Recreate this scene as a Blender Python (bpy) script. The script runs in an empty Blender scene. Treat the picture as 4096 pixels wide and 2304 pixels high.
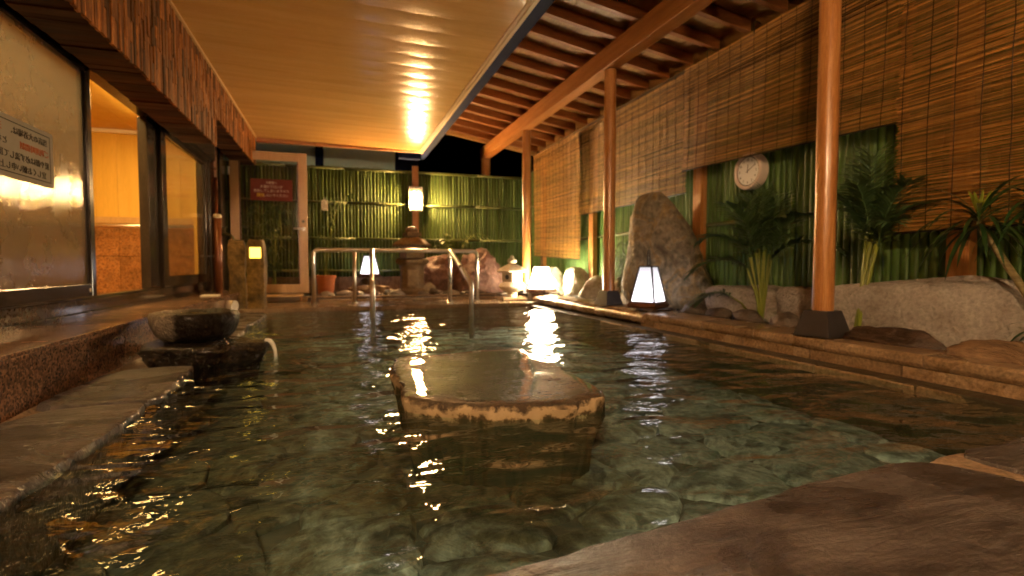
import bpy, bmesh, math, random
from mathutils import Vector, Matrix, noise, Euler
R = math.radians
rnd = random.Random(7)
sc = bpy.context.scene
col = sc.collection

# ------------------------------------------------------------------ camera, sky, exposure
cam_d = bpy.data.cameras.new('camera'); cam = bpy.data.objects.new('camera', cam_d); col.objects.link(cam)
cam_d.sensor_width = 36; cam_d.lens = 18.307; cam_d.clip_start = .02; cam_d.clip_end = 500
cam.location = (0, 0, .5)
cam.rotation_euler = (R(90 - 2.47), 0, R(-18.566))
cam_d.dof.use_dof = True; cam_d.dof.focus_distance = 1.25; cam_d.dof.aperture_fstop = 3.2
sc.camera = cam
w = bpy.data.worlds.new('World'); sc.world = w; w.use_nodes = True
wn = w.node_tree; wn.nodes.clear()
sky = wn.nodes.new('ShaderNodeTexSky'); sky.sky_type = 'NISHITA'; sky.sun_disc = False
sky.sun_elevation = R(-5); sky.sun_rotation = R(200)
bg = wn.nodes.new('ShaderNodeBackground'); bg.inputs[1].default_value = .05
wo = wn.nodes.new('ShaderNodeOutputWorld')
wn.links.new(sky.outputs[0], bg.inputs[0]); wn.links.new(bg.outputs[0], wo.inputs[0])
vs = sc.view_settings; vs.view_transform = 'Standard'; vs.look = 'None'; vs.exposure = 0; vs.gamma = 1
sc.render.engine = 'CYCLES'
cy = sc.cycles; cy.use_denoising = True; cy.max_bounces = 6; cy.diffuse_bounces = 4; cy.glossy_bounces = 3
cy.transparent_max_bounces = 16; cy.caustics_reflective = False; cy.caustics_refractive = False
cy.sample_clamp_indirect = 6; cy.sample_clamp_direct = 0; cy.use_light_tree = True; cy.use_adaptive_sampling = True; cy.adaptive_threshold = .03
# strengths of the lamps the place has
LAMP = 1020.0          # paper wall lamps (two of them: back fence, and the one behind the photographer)
LAMP_REAR = 1350.0; LAMP_SIDE = 230.0
LANT_NEAR = 2.4; LANT_FAR = 140.0; LANT_BACK = 2.4
ROOM = 54.0
WARM = (1.0, .56, .21); WARM_REAR = (1.0, .62, .31)

# ------------------------------------------------------------------ material helpers
def newmat(name):
    m = bpy.data.materials.new(name); m.use_nodes = True
    nt = m.node_tree; nt.nodes.clear()
    out = nt.nodes.new('ShaderNodeOutputMaterial')
    return m, nt, out
def N(nt, t, **kw):
    n = nt.nodes.new(t)
    for k, v in kw.items(): setattr(n, k, v)
    return n
def coords(nt, scale=(1, 1, 1), rand=0.0, local=False):
    if local:
        tc = N(nt, 'ShaderNodeTexCoord'); src = tc.outputs['Object']
    else:
        g = N(nt, 'ShaderNodeNewGeometry'); src = g.outputs['Position']
    if rand:
        oi = N(nt, 'ShaderNodeObjectInfo')
        mu = N(nt, 'ShaderNodeMath', operation='MULTIPLY'); mu.inputs[1].default_value = rand
        nt.links.new(oi.outputs['Random'], mu.inputs[0])
        ad = N(nt, 'ShaderNodeVectorMath', operation='ADD')
        nt.links.new(src, ad.inputs[0]); nt.links.new(mu.outputs[0], ad.inputs[1]); src = ad.outputs[0]
    mp = N(nt, 'ShaderNodeMapping'); mp.inputs['Scale'].default_value = scale
    nt.links.new(src, mp.inputs['Vector'])
    return mp.outputs[0]
def ramp(nt, fac, stops):
    r = N(nt, 'ShaderNodeValToRGB')
    while len(r.color_ramp.elements) < len(stops): r.color_ramp.elements.new(.5)
    for e, (p, c) in zip(r.color_ramp.elements, stops):
        e.position = p; e.color = (*c, 1) if len(c) == 3 else c
    nt.links.new(fac, r.inputs[0]); return r.outputs[0]
def nz(nt, vec, scale, detail=5, rough=.6, dist=0):
    n = N(nt, 'ShaderNodeTexNoise'); n.inputs['Scale'].default_value = scale
    n.inputs['Detail'].default_value = detail; n.inputs['Roughness'].default_value = rough
    n.inputs['Distortion'].default_value = dist
    nt.links.new(vec, n.inputs['Vector']); return n.outputs[0]
def mixc(nt, fac, a, b, mode='MIX'):
    m = N(nt, 'ShaderNodeMix', data_type='RGBA', blend_type=mode)
    if isinstance(fac, (int, float)): m.inputs[0].default_value = fac
    else: nt.links.new(fac, m.inputs[0])
    for i, c in ((6, a), (7, b)):
        if isinstance(c, tuple): m.inputs[i].default_value = (*c, 1)
        else: nt.links.new(c, m.inputs[i])
    return m.outputs[2]
def bumpn(nt, h, strength, dist=.01):
    b = N(nt, 'ShaderNodeBump'); b.inputs['Strength'].default_value = strength; b.inputs['Distance'].default_value = dist
    nt.links.new(h, b.inputs['Height']); return b.outputs[0]
def pieces_tint(nt, c, amt):
    oi = N(nt, 'ShaderNodeObjectInfo')
    mr = N(nt, 'ShaderNodeMapRange'); mr.inputs['To Min'].default_value = 1 - amt; mr.inputs['To Max'].default_value = 1 + amt
    nt.links.new(oi.outputs['Random'], mr.inputs[0])
    h = N(nt, 'ShaderNodeHueSaturation'); nt.links.new(mr.outputs[0], h.inputs['Value']); nt.links.new(c, h.inputs['Color'])
    return h.outputs[0]
def surf(name, stops, scale=6, stretch=(1, 1, 1), rough=(.4, .7), bump=.3, bdist=.01, detail=4, tint=0, rand=7.0,
         fine=None, metal=0, coat=0, coat_rough=.1, spec=.5, local=False, fine_amt=.5, dist=0):
    """noise-coloured Principled: stops of a ramp over one noise, optional fine second noise, bump, rough variation"""
    m, nt, out = newmat(name)
    v = coords(nt, stretch, rand, local)
    n1 = nz(nt, v, scale, detail, .6, dist)
    c = ramp(nt, n1, stops)
    h = n1
    if fine:
        n2 = nz(nt, v, fine, 3, .6)
        d = ramp(nt, n2, [(.3, (1 - fine_amt,) * 3), (.7, (1 + fine_amt * .4,) * 3)])
        c = mixc(nt, 1.0, c, d, 'MULTIPLY')
        ma = N(nt, 'ShaderNodeMath', operation='ADD'); nt.links.new(n1, ma.inputs[0]); nt.links.new(n2, ma.inputs[1]); h = ma.outputs[0]
    if tint: c = pieces_tint(nt, c, tint)
    p = N(nt, 'ShaderNodeBsdfPrincipled')
    nt.links.new(c, p.inputs['Base Color'])
    n3 = nz(nt, v, scale * .6, 2, .6)
    mr = N(nt, 'ShaderNodeMapRange'); mr.inputs['From Min'].default_value = .3; mr.inputs['From Max'].default_value = .7
    mr.inputs['To Min'].default_value = rough[0]; mr.inputs['To Max'].default_value = rough[1]
    nt.links.new(n3, mr.inputs[0]); nt.links.new(mr.outputs[0], p.inputs['Roughness'])
    p.inputs['Metallic'].default_value = metal; p.inputs['Specular IOR Level'].default_value = spec
    p.inputs['Coat Weight'].default_value = coat; p.inputs['Coat Roughness'].default_value = coat_rough
    if bump: nt.links.new(bumpn(nt, h, bump, bdist), p.inputs['Normal'])
    nt.links.new(p.outputs[0], out.inputs[0])
    return m
def emis(name, c, s, base=None):
    m, nt, out = newmat(name)
    e = N(nt, 'ShaderNodeEmission'); e.inputs[0].default_value = (*c, 1); e.inputs[1].default_value = s
    nt.links.new(e.outputs[0], out.inputs[0]); return m
def granite(name, cols, scale, rough=(.08, .25), bump=.006, lines=None, tint=.12):
    m, nt, out = newmat(name)
    v = coords(nt, (1, 1, 1), 9)
    vo = N(nt, 'ShaderNodeTexVoronoi'); vo.inputs['Scale'].default_value = scale; nt.links.new(v, vo.inputs['Vector'])
    sep = N(nt, 'ShaderNodeSeparateColor'); nt.links.new(vo.outputs['Color'], sep.inputs[0])
    c = ramp(nt, sep.outputs[0], cols)
    n2 = nz(nt, v, scale * .12, 5)
    d = ramp(nt, n2, [(.3, (.6, .6, .6)), (.7, (1.1, 1.08, 1.05))])
    c = mixc(nt, 1.0, c, d, 'MULTIPLY'); c = pieces_tint(nt, c, tint)
    p = N(nt, 'ShaderNodeBsdfPrincipled'); nt.links.new(c, p.inputs['Base Color'])
    mr = N(nt, 'ShaderNodeMapRange'); mr.inputs['From Min'].default_value = .35; mr.inputs['From Max'].default_value = .65
    mr.inputs['To Min'].default_value = rough[0]; mr.inputs['To Max'].default_value = rough[1]
    nt.links.new(nz(nt, v, 3.5, 5), mr.inputs[0]); nt.links.new(mr.outputs[0], p.inputs['Roughness'])
    nt.links.new(bumpn(nt, nz(nt, v, 30, 4), bump, .01), p.inputs['Normal'])
    nt.links.new(p.outputs[0], out.inputs[0]); return m

# ------------------------------------------------------------------ materials
MT = {}
MT['post'] = surf('planed_cedar', [(.25, (.30, .115, .03)), (.5, (.44, .19, .055)), (.8, (.54, .27, .09))], 5, (9, 9, .6), (.22, .4), .08, .004, fine=40, fine_amt=.25, coat=.25, coat_rough=.15)
MT['rafter'] = surf('rafter_wood', [(.25, (.20, .068, .018)), (.55, (.31, .115, .032)), (.8, (.40, .165, .048))], 4, (.6, 9, 9), (.4, .6), .12, .004, tint=.2, fine=30, fine_amt=.3)
MT['beam'] = surf('beam_wood', [(.25, (.32, .12, .03)), (.55, (.45, .19, .05)), (.8, (.52, .25, .08))], 4, (9, .5, 9), (.35, .55), .1, .004, fine=40, fine_amt=.25)
MT['deck'] = surf('roof_board_wood', [(.25, (.30, .15, .042)), (.55, (.42, .225, .07)), (.8, (.50, .29, .10))], 3, (8, .7, 8), (.4, .6), .1, .004, tint=.12, fine=30, fine_amt=.2)
MT['ceil'] = surf('ceiling_board_laminate', [(.2, (.50, .27, .075)), (.5, (.58, .325, .10)), (.8, (.62, .365, .13))], 2.5, (.5, 6, 6), (.19, .25), .0, .004, spec=.13, tint=.04, fine=40, fine_amt=.08)
MT['trim'] = surf('pale_trim', [(.3, (.46, .27, .10)), (.7, (.54, .34, .14))], 3, (5, .5, 5), (.5, .6), .03, .004, spec=.25)
MT['blue'] = surf('blue_painted_steel', [(.3, (.002, .007, .034)), (.6, (.004, .011, .05)), (.8, (.012, .015, .03))], 2.2, (3, .7, 3), (.75, .9), .05, .004, spec=.08)
MT['dkframe'] = surf('bronze_aluminium', [(.3, (.018, .013, .010)), (.6, (.036, .027, .02)), (.85, (.075, .056, .04))], 3, (3, 3, .7), (.12, .2), .015, .003, metal=.0, spec=.3, fine=60, fine_amt=.3)
MT['cladding'] = surf('burnt_wood_strip', [(.2, (.03, .012, .005)), (.42, (.16, .055, .013)), (.7, (.40, .155, .04))], 3, (6, 6, 1), (.45, .75), .4, .006, tint=.72, spec=.12, rand=30, fine=35, fine_amt=.5)
MT['soffit'] = surf('dark_soffit_board', [(.2, (.02, .008, .004)), (.5, (.055, .022, .009)), (.8, (.10, .042, .016))], 3, (1, 6, 6), (.5, .8), .3, .006, tint=.5, spec=.1, rand=30)
MT['panel'] = surf('yellow_wood_panel', [(.2, (.60, .36, .06)), (.5, (.68, .43, .08)), (.8, (.72, .48, .11))], 2, (8, 8, .4), (.4, .55), .04, .004, tint=.05, fine=30, fine_amt=.12)
MT['white'] = surf('white_trim', [(.3, (.72, .68, .6)), (.7, (.8, .77, .7))], 3, rough=(.4, .5), bump=0)
MT['granite'] = granite('brown_granite', [(.0, (.07, .055, .046)), (.3, (.17, .105, .072)), (.55, (.31, .17, .105)), (.8, (.42, .24, .15)), (1, (.14, .10, .085))], 120, (.07, .2))
MT['granite_in'] = granite('red_granite', [(.0, (.16, .07, .03)), (.3, (.30, .13, .045)), (.6, (.42, .19, .065)), (1, (.34, .18, .09))], 100, (.12, .2))
MT['granite_dark'] = granite('dark_wet_granite', [(.0, (.02, .017, .015)), (.5, (.05, .035, .026)), (1, (.10, .07, .05))], 90, (.05, .18))
MT['mortar'] = surf('lime_mortar', [(.2, (.16, .10, .055)), (.5, (.30, .21, .13)), (.8, (.42, .33, .23))], 9, rough=(.35, .7), bump=.6, bdist=.01, fine=60)
MT['coping'] = surf('tan_sandstone_coping', [(.2, (.16, .095, .045)), (.5, (.30, .20, .11)), (.8, (.40, .29, .175))], 5, (1, 1, 1), (.14, .4), .35, .006, fine=70, fine_amt=.5, tint=.12)
def mat_flag():
    m, nt, out = newmat('wet_flagstone')
    v = coords(nt, (1, 1.5, 1), 5)
    big = nz(nt, v, 1.7, 5, .6, .8); mid = nz(nt, v, 8, 6, .65, .4); fine = nz(nt, v, 70, 4, .65); streak = nz(nt, coords(nt, (1.5, 9, 1), 5), 2.2, 5, .65, .9)
    c = ramp(nt, mid, [(.25, (.044, .037, .034)), (.48, (.092, .080, .075)), (.7, (.15, .134, .128))])
    c = mixc(nt, .75, c, ramp(nt, streak, [(.32, (.42, .38, .36)), (.5, (1, 1, 1)), (.68, (1.25, 1.16, 1.08))]), 'MULTIPLY')
    c = mixc(nt, .9, c, ramp(nt, fine, [(.3, (.55, .55, .55)), (.7, (1.25, 1.25, 1.25))]), 'MULTIPLY')
    c = mixc(nt, .85, c, ramp(nt, big, [(.40, (.36, .33, .31)), (.50, (1, 1, 1))]), 'MULTIPLY')
    vo = N(nt, 'ShaderNodeTexVoronoi', feature='DISTANCE_TO_EDGE'); vo.inputs['Scale'].default_value = 2.1
    wv = N(nt, 'ShaderNodeVectorMath', operation='ADD'); n4 = N(nt, 'ShaderNodeTexNoise'); n4.inputs['Scale'].default_value = 5; n4.inputs['Detail'].default_value = 5; nt.links.new(v, n4.inputs['Vector'])
    sc_ = N(nt, 'ShaderNodeVectorMath', operation='SCALE'); sc_.inputs['Scale'].default_value = .35; nt.links.new(n4.outputs['Color'], sc_.inputs[0])
    nt.links.new(v, wv.inputs[0]); nt.links.new(sc_.outputs[0], wv.inputs[1]); nt.links.new(wv.outputs[0], vo.inputs['Vector'])
    ck_ = ramp(nt, vo.outputs['Distance'], [(.0, (.35, .3, .27)), (.012, (1, 1, 1))])
    c = mixc(nt, ramp(nt, nz(nt, v, 2.6, 2), [(.46, (0, 0, 0)), (.56, (1, 1, 1))]), c, mixc(nt, 1, c, ck_, 'MULTIPLY'))
    p = N(nt, 'ShaderNodeBsdfPrincipled'); nt.links.new(c, p.inputs['Base Color'])
    rr = ramp(nt, big, [(.38, (.16, .16, .16)), (.58, (.42, .42, .42))]); nt.links.new(rr, p.inputs['Roughness']); p.inputs['Specular IOR Level'].default_value = .2
    h = N(nt, 'ShaderNodeMath', operation='MULTIPLY_ADD'); nt.links.new(fine, h.inputs[0]); h.inputs[1].default_value = .22; nt.links.new(mid, h.inputs[2])
    h2 = N(nt, 'ShaderNodeMath', operation='MULTIPLY_ADD'); nt.links.new(streak, h2.inputs[0]); h2.inputs[1].default_value = .8; nt.links.new(h.outputs[0], h2.inputs[2])
    nt.links.new(bumpn(nt, h2.outputs[0], 1.0, .016), p.inputs['Normal'])
    nt.links.new(p.outputs[0], out.inputs[0]); return m
MT['flag'] = mat_flag()
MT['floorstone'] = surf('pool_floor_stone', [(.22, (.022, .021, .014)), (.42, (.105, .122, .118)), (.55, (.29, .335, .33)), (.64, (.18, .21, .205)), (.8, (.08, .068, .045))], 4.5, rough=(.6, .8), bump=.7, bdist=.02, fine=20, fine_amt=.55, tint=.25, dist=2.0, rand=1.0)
def algae_shade(m):
    # brown algal film and painted shade on the pool floor: thick round the island stone and along the left ledge, ragged at its edge
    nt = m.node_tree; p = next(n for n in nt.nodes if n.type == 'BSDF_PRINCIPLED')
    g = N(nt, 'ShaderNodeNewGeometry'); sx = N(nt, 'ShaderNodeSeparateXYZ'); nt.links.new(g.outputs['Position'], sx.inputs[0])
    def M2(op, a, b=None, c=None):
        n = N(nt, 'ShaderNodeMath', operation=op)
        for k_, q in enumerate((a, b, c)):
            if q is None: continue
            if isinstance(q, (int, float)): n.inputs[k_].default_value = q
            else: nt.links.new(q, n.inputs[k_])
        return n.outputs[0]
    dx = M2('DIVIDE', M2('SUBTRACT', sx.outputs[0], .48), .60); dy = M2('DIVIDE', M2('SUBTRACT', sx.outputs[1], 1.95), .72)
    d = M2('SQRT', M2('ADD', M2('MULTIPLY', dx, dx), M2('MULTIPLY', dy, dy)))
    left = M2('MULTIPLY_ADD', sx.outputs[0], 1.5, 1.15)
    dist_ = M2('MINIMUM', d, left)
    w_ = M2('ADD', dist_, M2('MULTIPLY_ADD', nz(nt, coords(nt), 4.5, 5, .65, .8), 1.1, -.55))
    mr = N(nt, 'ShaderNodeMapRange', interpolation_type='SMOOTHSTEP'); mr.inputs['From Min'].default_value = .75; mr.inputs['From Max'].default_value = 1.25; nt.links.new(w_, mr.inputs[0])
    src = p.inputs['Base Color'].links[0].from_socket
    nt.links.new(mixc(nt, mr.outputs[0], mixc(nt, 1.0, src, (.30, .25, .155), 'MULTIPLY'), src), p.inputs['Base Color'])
algae_shade(MT['floorstone'])
MT['floorjoint'] = surf('pool_floor_joint', [(.3, (.045, .047, .038)), (.7, (.085, .09, .075))], 9, rough=(.7, .9), bump=.4)
MT['tiledeck'] = surf('wet_terrace_tile', [(.2, (.13, .085, .05)), (.5, (.24, .165, .1)), (.8, (.32, .235, .15))], 4, rough=(.1, .3), bump=.08, bdist=.004, fine=40, fine_amt=.25, tint=.1)
MT['earth'] = surf('planting_bed_soil', [(.3, (.04, .028, .018)), (.7, (.12, .085, .055))], 12, rough=(.6, .9), bump=.8, bdist=.02)
MT['bamboo'] = surf('green_bamboo_pole', [(.2, (.026, .046, .010)), (.5, (.055, .088, .019)), (.8, (.095, .13, .036))], 3, (6, 6, .8), (.5, .7), .06, .003, tint=.28, rand=20, spec=.25)
MT['bamboo2'] = surf('green_bamboo_strip', [(.2, (.03, .07, .012)), (.5, (.06, .13, .022)), (.8, (.11, .19, .05))], 3, (6, 6, .8), (.42, .55), .012, .003, tint=.25, rand=20, spec=.35)
MT['bamboorail'] = surf('olive_bamboo_rail', [(.2, (.035, .05, .012)), (.6, (.10, .12, .035)), (.85, (.17, .18, .07))], 4, (2, 2, 2), (.3, .5), .1, .003, tint=.2)
MT['steel'] = surf('stainless_tube', [(.3, (.66, .62, .56)), (.7, (.76, .72, .66))], 5, rough=(.26, .4), bump=.02, bdist=.002, metal=1)
MT['copper'] = surf('brown_pipe', [(.3, (.10, .03, .012)), (.7, (.21, .075, .03))], 4, (4, 4, .7), (.2, .35), .03, .003, metal=.3)
MT['brass'] = surf('aged_brass', [(.3, (.08, .085, .05)), (.7, (.17, .15, .08))], 14, rough=(.3, .5), bump=.1, bdist=.003, metal=.7)
MT['black'] = surf('black_lacquer', [(.3, (.012, .011, .012)), (.7, (.03, .026, .026))], 8, rough=(.3, .5), bump=.08, bdist=.003)
MT['footing'] = surf('charcoal_metal_shoe', [(.3, (.020, .018, .020)), (.65, (.034, .031, .034)), (.8, (.07, .06, .05))], 6, rough=(.4, .6), bump=.06, bdist=.003)
MT['lwood'] = surf('dark_red_wood', [(.3, (.05, .02, .01)), (.7, (.13, .05, .024))], 6, (2, 2, 5), (.25, .4), .08, .003)
MT['doorwood'] = surf('pale_door_wood', [(.2, (.46, .27, .11)), (.5, (.54, .335, .15)), (.8, (.6, .39, .19))], 3, (7, 7, .5), (.3, .45), .05, .003, fine=40, fine_amt=.15)
MT['terracotta'] = surf('terracotta', [(.3, (.40, .12, .035)), (.7, (.52, .18, .06))], 6, rough=(.5, .7), bump=.1)
MT['sign'] = surf('maroon_sign_board', [(.3, (.14, .035, .028)), (.7, (.175, .048, .038))], 5, rough=(.6, .7), spec=.1, bump=.0)
MT['signtext'] = surf('cream_lettering', [(.3, (.68, .6, .5)), (.7, (.74, .66, .56))], 5, rough=(.5, .6), bump=0)
MT['signyel'] = surf('yellow_lettering', [(.3, (.78, .56, .01)), (.7, (.82, .6, .02))], 5, rough=(.5, .6), bump=0)
MT['paper'] = surf('laminated_paper', [(.3, (.33, .31, .25)), (.7, (.38, .35, .29))], 5, rough=(.7, .8), spec=.0, bump=.03)
MT['ink'] = surf('black_ink', [(.3, (.04, .036, .03)), (.7, (.055, .05, .042))], 5, rough=(.8, .9), spec=.0, bump=0)
MT['inkred'] = surf('orange_ink', [(.3, (.40, .10, .04)), (.7, (.45, .13, .05))], 5, rough=(.8, .9), spec=.0, bump=0)
MT['clockrim'] = surf('pale_pink_plastic', [(.3, (.60, .50, .44)), (.7, (.64, .54, .48))], 4, rough=(.25, .35), bump=0)
MT['clockface'] = surf('cream_dial', [(.3, (.72, .74, .74)), (.7, (.76, .78, .78))], 4, rough=(.3, .4), bump=0)
MT['clocknum'] = surf('grey_numerals', [(.3, (.02, .018, .016)), (.7, (.03, .028, .025))], 4, rough=(.7, .8), spec=.05, bump=0)
MT['palmleaf'] = surf('palm_leaflet', [(.2, (.024, .062, .022)), (.5, (.055, .115, .042)), (.8, (.11, .19, .075))], 9, rough=(.3, .5), bump=.05, tint=.3)
MT['palmstem'] = surf('palm_stalk', [(.2, (.09, .13, .012)), (.5, (.17, .21, .025)), (.8, (.25, .27, .05))], 6, (4, 4, 1), (.3, .45), .05, tint=.15)
MT['dracleaf'] = surf('dracaena_leaf', [(.2, (.008, .03, .008)), (.5, (.02, .06, .014)), (.8, (.06, .11, .02))], 7, rough=(.25, .4), bump=.05, tint=.3)
MT['dracnew'] = surf('young_leaf', [(.2, (.14, .2, .01)), (.7, (.26, .32, .04))], 7, rough=(.3, .4), bump=.05)
MT['dracstem'] = surf('ringed_stem', [(.25, (.10, .085, .03)), (.6, (.22, .18, .075)), (.8, (.3, .26, .13))], 14, (1, 1, 9), (.5, .7), .4)
MT['grassleaf'] = surf('bamboo_grass_leaf', [(.2, (.02, .045, .008)), (.5, (.05, .10, .016)), (.8, (.13, .19, .045))], 7, rough=(.35, .5), bump=0, tint=.3)
MT['varieg'] = surf('variegated_leaf', [(.35, (.04, .10, .015)), (.5, (.16, .2, .05)), (.62, (.4, .4, .2))], 22, rough=(.35, .5), bump=0, tint=.2)
MT['pinkrock'] = surf('rust_pink_rock', [(.2, (.085, .042, .032)), (.45, (.19, .095, .07)), (.65, (.27, .155, .12)), (.85, (.34, .23, .175))], 4, rough=(.6, .85), bump=.9, bdist=.03, fine=22, fine_amt=.45)
MT['standrock'] = surf('olive_standing_rock', [(.2, (.06, .048, .03)), (.38, (.16, .135, .088)), (.5, (.26, .23, .165)), (.58, (.28, .20, .085)), (.68, (.17, .155, .115)), (.85, (.42, .38, .30))], 4.2, (1, 1, .8), (.45, .7), 1.0, .035, fine=24, fine_amt=.5, dist=1.6)
MT['whiterock'] = surf('pale_limestone', [(.2, (.28, .235, .175)), (.5, (.48, .43, .34)), (.8, (.60, .56, .47))], 4, rough=(.5, .75), bump=.7, bdist=.02, fine=25, fine_amt=.35)
MT['greyrock'] = surf('beige_granite_boulder', [(.2, (.22, .19, .155)), (.45, (.36, .33, .295)), (.6, (.42, .39, .35)), (.8, (.50, .47, .43))], 4, rough=(.7, .9), bump=1.0, bdist=.02, spec=.2, fine=55, fine_amt=.3)
MT['darkrock'] = surf('dark_brown_rock', [(.2, (.015, .009, .006)), (.5, (.05, .03, .018)), (.8, (.11, .07, .045))], 5, (1, 1, 2), (.3, .6), .9, .02, fine=25, fine_amt=.5)
MT['mossrock'] = surf('mossy_rock', [(.2, (.018, .013, .006)), (.5, (.05, .037, .016)), (.8, (.10, .08, .038))], 6, rough=(.5, .8), bump=.6, bdist=.02, fine=25, fine_amt=.4)
MT['mossdark'] = surf('algae_stained_stone', [(.2, (.006, .005, .0025)), (.5, (.022, .016, .007)), (.8, (.055, .040, .016))], 6, rough=(.6, .9), bump=.6, bdist=.02, fine=25, fine_amt=.4, spec=.1)
MT['midrock'] = surf('brown_grey_rock', [(.2, (.045, .035, .027)), (.5, (.11, .085, .065)), (.8, (.2, .16, .12))], 5, (1, 1, 2), (.35, .65), .8, .02, fine=30, fine_amt=.4)
MT['brownrock'] = surf('driftwood_brown_rock', [(.2, (.07, .038, .018)), (.5, (.2, .12, .06)), (.8, (.34, .23, .13))], 5, (3, .8, 2), (.5, .75), .8, .02, fine=30, fine_amt=.4)
MT['wetrock'] = surf('wet_black_lava', [(.25, (.008, .006, .005)), (.55, (.022, .016, .012)), (.8, (.06, .045, .032))], 26, rough=(.08, .3), bump=1.0, bdist=.03, fine=60, fine_amt=.5, coat=.15, coat_rough=.15)
MT['lantstone'] = surf('weathered_lantern_stone', [(.2, (.085, .052, .022)), (.5, (.17, .108, .045)), (.8, (.26, .18, .085))], 8, rough=(.6, .85), bump=.5, bdist=.01, fine=40, fine_amt=.4)
MT['yukistone'] = surf('pale_lantern_granite', [(.3, (.42, .34, .24)), (.7, (.55, .47, .36))], 12, rough=(.6, .8), bump=.3, bdist=.006, fine=60, fine_amt=.25)
MT['pillar'] = surf('ochre_stone_pillar', [(.25, (.028, .017, .005)), (.45, (.10, .062, .014)), (.62, (.19, .12, .03)), (.85, (.11, .07, .025))], 9, rough=(.4, .6), bump=.6, bdist=.015, fine=34, fine_amt=.45, spec=.2)
MT['pvc'] = surf('cream_pvc', [(.3, (.5, .42, .32)), (.7, (.56, .48, .38))], 4, rough=(.3, .4), bump=.0)
MT['farwall'] = surf('pale_teal_soffit', [(.3, (.40, .62, .64)), (.7, (.46, .70, .72))], 1.5, rough=(.6, .8), bump=.02)
MT['jet'] = surf('falling_water', [(.3, (.55, .55, .5)), (.7, (.85, .85, .8))], 30, (3, 3, .5), (.05, .15), .3, .004)
MT['cord'] = surf('dark_cord', [(.3, (.02, .012, .006)), (.7, (.04, .022, .01))], 8, rough=(.7, .9), bump=0)
MT['plaster'] = surf('dark_plaster', [(.3, (.08, .055, .035)), (.7, (.13, .09, .06))], 4, rough=(.7, .9), bump=.1)
MT['pebble'] = surf('river_pebble', [(.2, (.03, .026, .022)), (.5, (.085, .075, .063)), (.8, (.17, .155, .135))], 9, rough=(.25, .5), bump=.1, tint=.7, rand=40)

def mat_reed():
    m, nt, out = newmat('reed_blind')
    at = N(nt, 'ShaderNodeAttribute', attribute_name='tint')
    v = coords(nt, (1, 7, 60))
    n1 = nz(nt, v, 1.0, 4, .6)
    c = ramp(nt, n1, [(.25, (.26, .115, .025)), (.5, (.54, .275, .065)), (.75, (.70, .42, .13))])
    c = mixc(nt, 1.0, c, at.outputs['Color'], 'MULTIPLY')
    p = N(nt, 'ShaderNodeBsdfPrincipled'); nt.links.new(c, p.inputs['Base Color'])
    p.inputs['Roughness'].default_value = .42
    nt.links.new(p.outputs[0], out.inputs[0]); return m
MT['reed'] = mat_reed()

def schlick(nt, r0, normal=None):
    g = N(nt, 'ShaderNodeNewGeometry')
    d = N(nt, 'ShaderNodeVectorMath', operation='DOT_PRODUCT'); nt.links.new(g.outputs['Incoming'], d.inputs[0]); nt.links.new(normal or g.outputs['Normal'], d.inputs[1])
    a = N(nt, 'ShaderNodeMath', operation='ABSOLUTE'); nt.links.new(d.outputs['Value'], a.inputs[0])
    o = N(nt, 'ShaderNodeMath', operation='SUBTRACT', use_clamp=True); o.inputs[0].default_value = 1; nt.links.new(a.outputs[0], o.inputs[1])
    p = N(nt, 'ShaderNodeMath', operation='POWER'); nt.links.new(o.outputs[0], p.inputs[0]); p.inputs[1].default_value = 5
    m = N(nt, 'ShaderNodeMath', operation='MULTIPLY_ADD', use_clamp=True); nt.links.new(p.outputs[0], m.inputs[0]); m.inputs[1].default_value = 1 - r0; m.inputs[2].default_value = r0
    return m.outputs[0]
def mat_water():
    m, nt, out = newmat('bath_water')
    v = coords(nt, (1.0, 1.7, 1.0))
    n1 = nz(nt, v, 3.4, 1, .4, .6); n2 = nz(nt, v, 11, 2, .5, .5); n3 = nz(nt, v, 34, 2, .5)
    a = N(nt, 'ShaderNodeMath', operation='MULTIPLY_ADD'); nt.links.new(n2, a.inputs[0]); a.inputs[1].default_value = .15; nt.links.new(n1, a.inputs[2])
    a2 = N(nt, 'ShaderNodeMath', operation='MULTIPLY_ADD'); nt.links.new(n3, a2.inputs[0]); a2.inputs[1].default_value = .012; nt.links.new(a.outputs[0], a2.inputs[2])
    b = bumpn(nt, a2.outputs[0], .95, .05)
    fr = schlick(nt, .02, b)
    tr = N(nt, 'ShaderNodeBsdfTransparent'); tr.inputs[0].default_value = (.78, .93, .91, 1)
    gl = N(nt, 'ShaderNodeBsdfGlossy'); gl.inputs['Roughness'].default_value = .03; nt.links.new(b, gl.inputs['Normal'])
    mx = N(nt, 'ShaderNodeMixShader'); nt.links.new(fr, mx.inputs[0]); nt.links.new(tr.outputs[0], mx.inputs[1]); nt.links.new(gl.outputs[0], mx.inputs[2])
    nt.links.new(mx.outputs[0], out.inputs[0]); return m
MT['water'] = mat_water()

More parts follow.
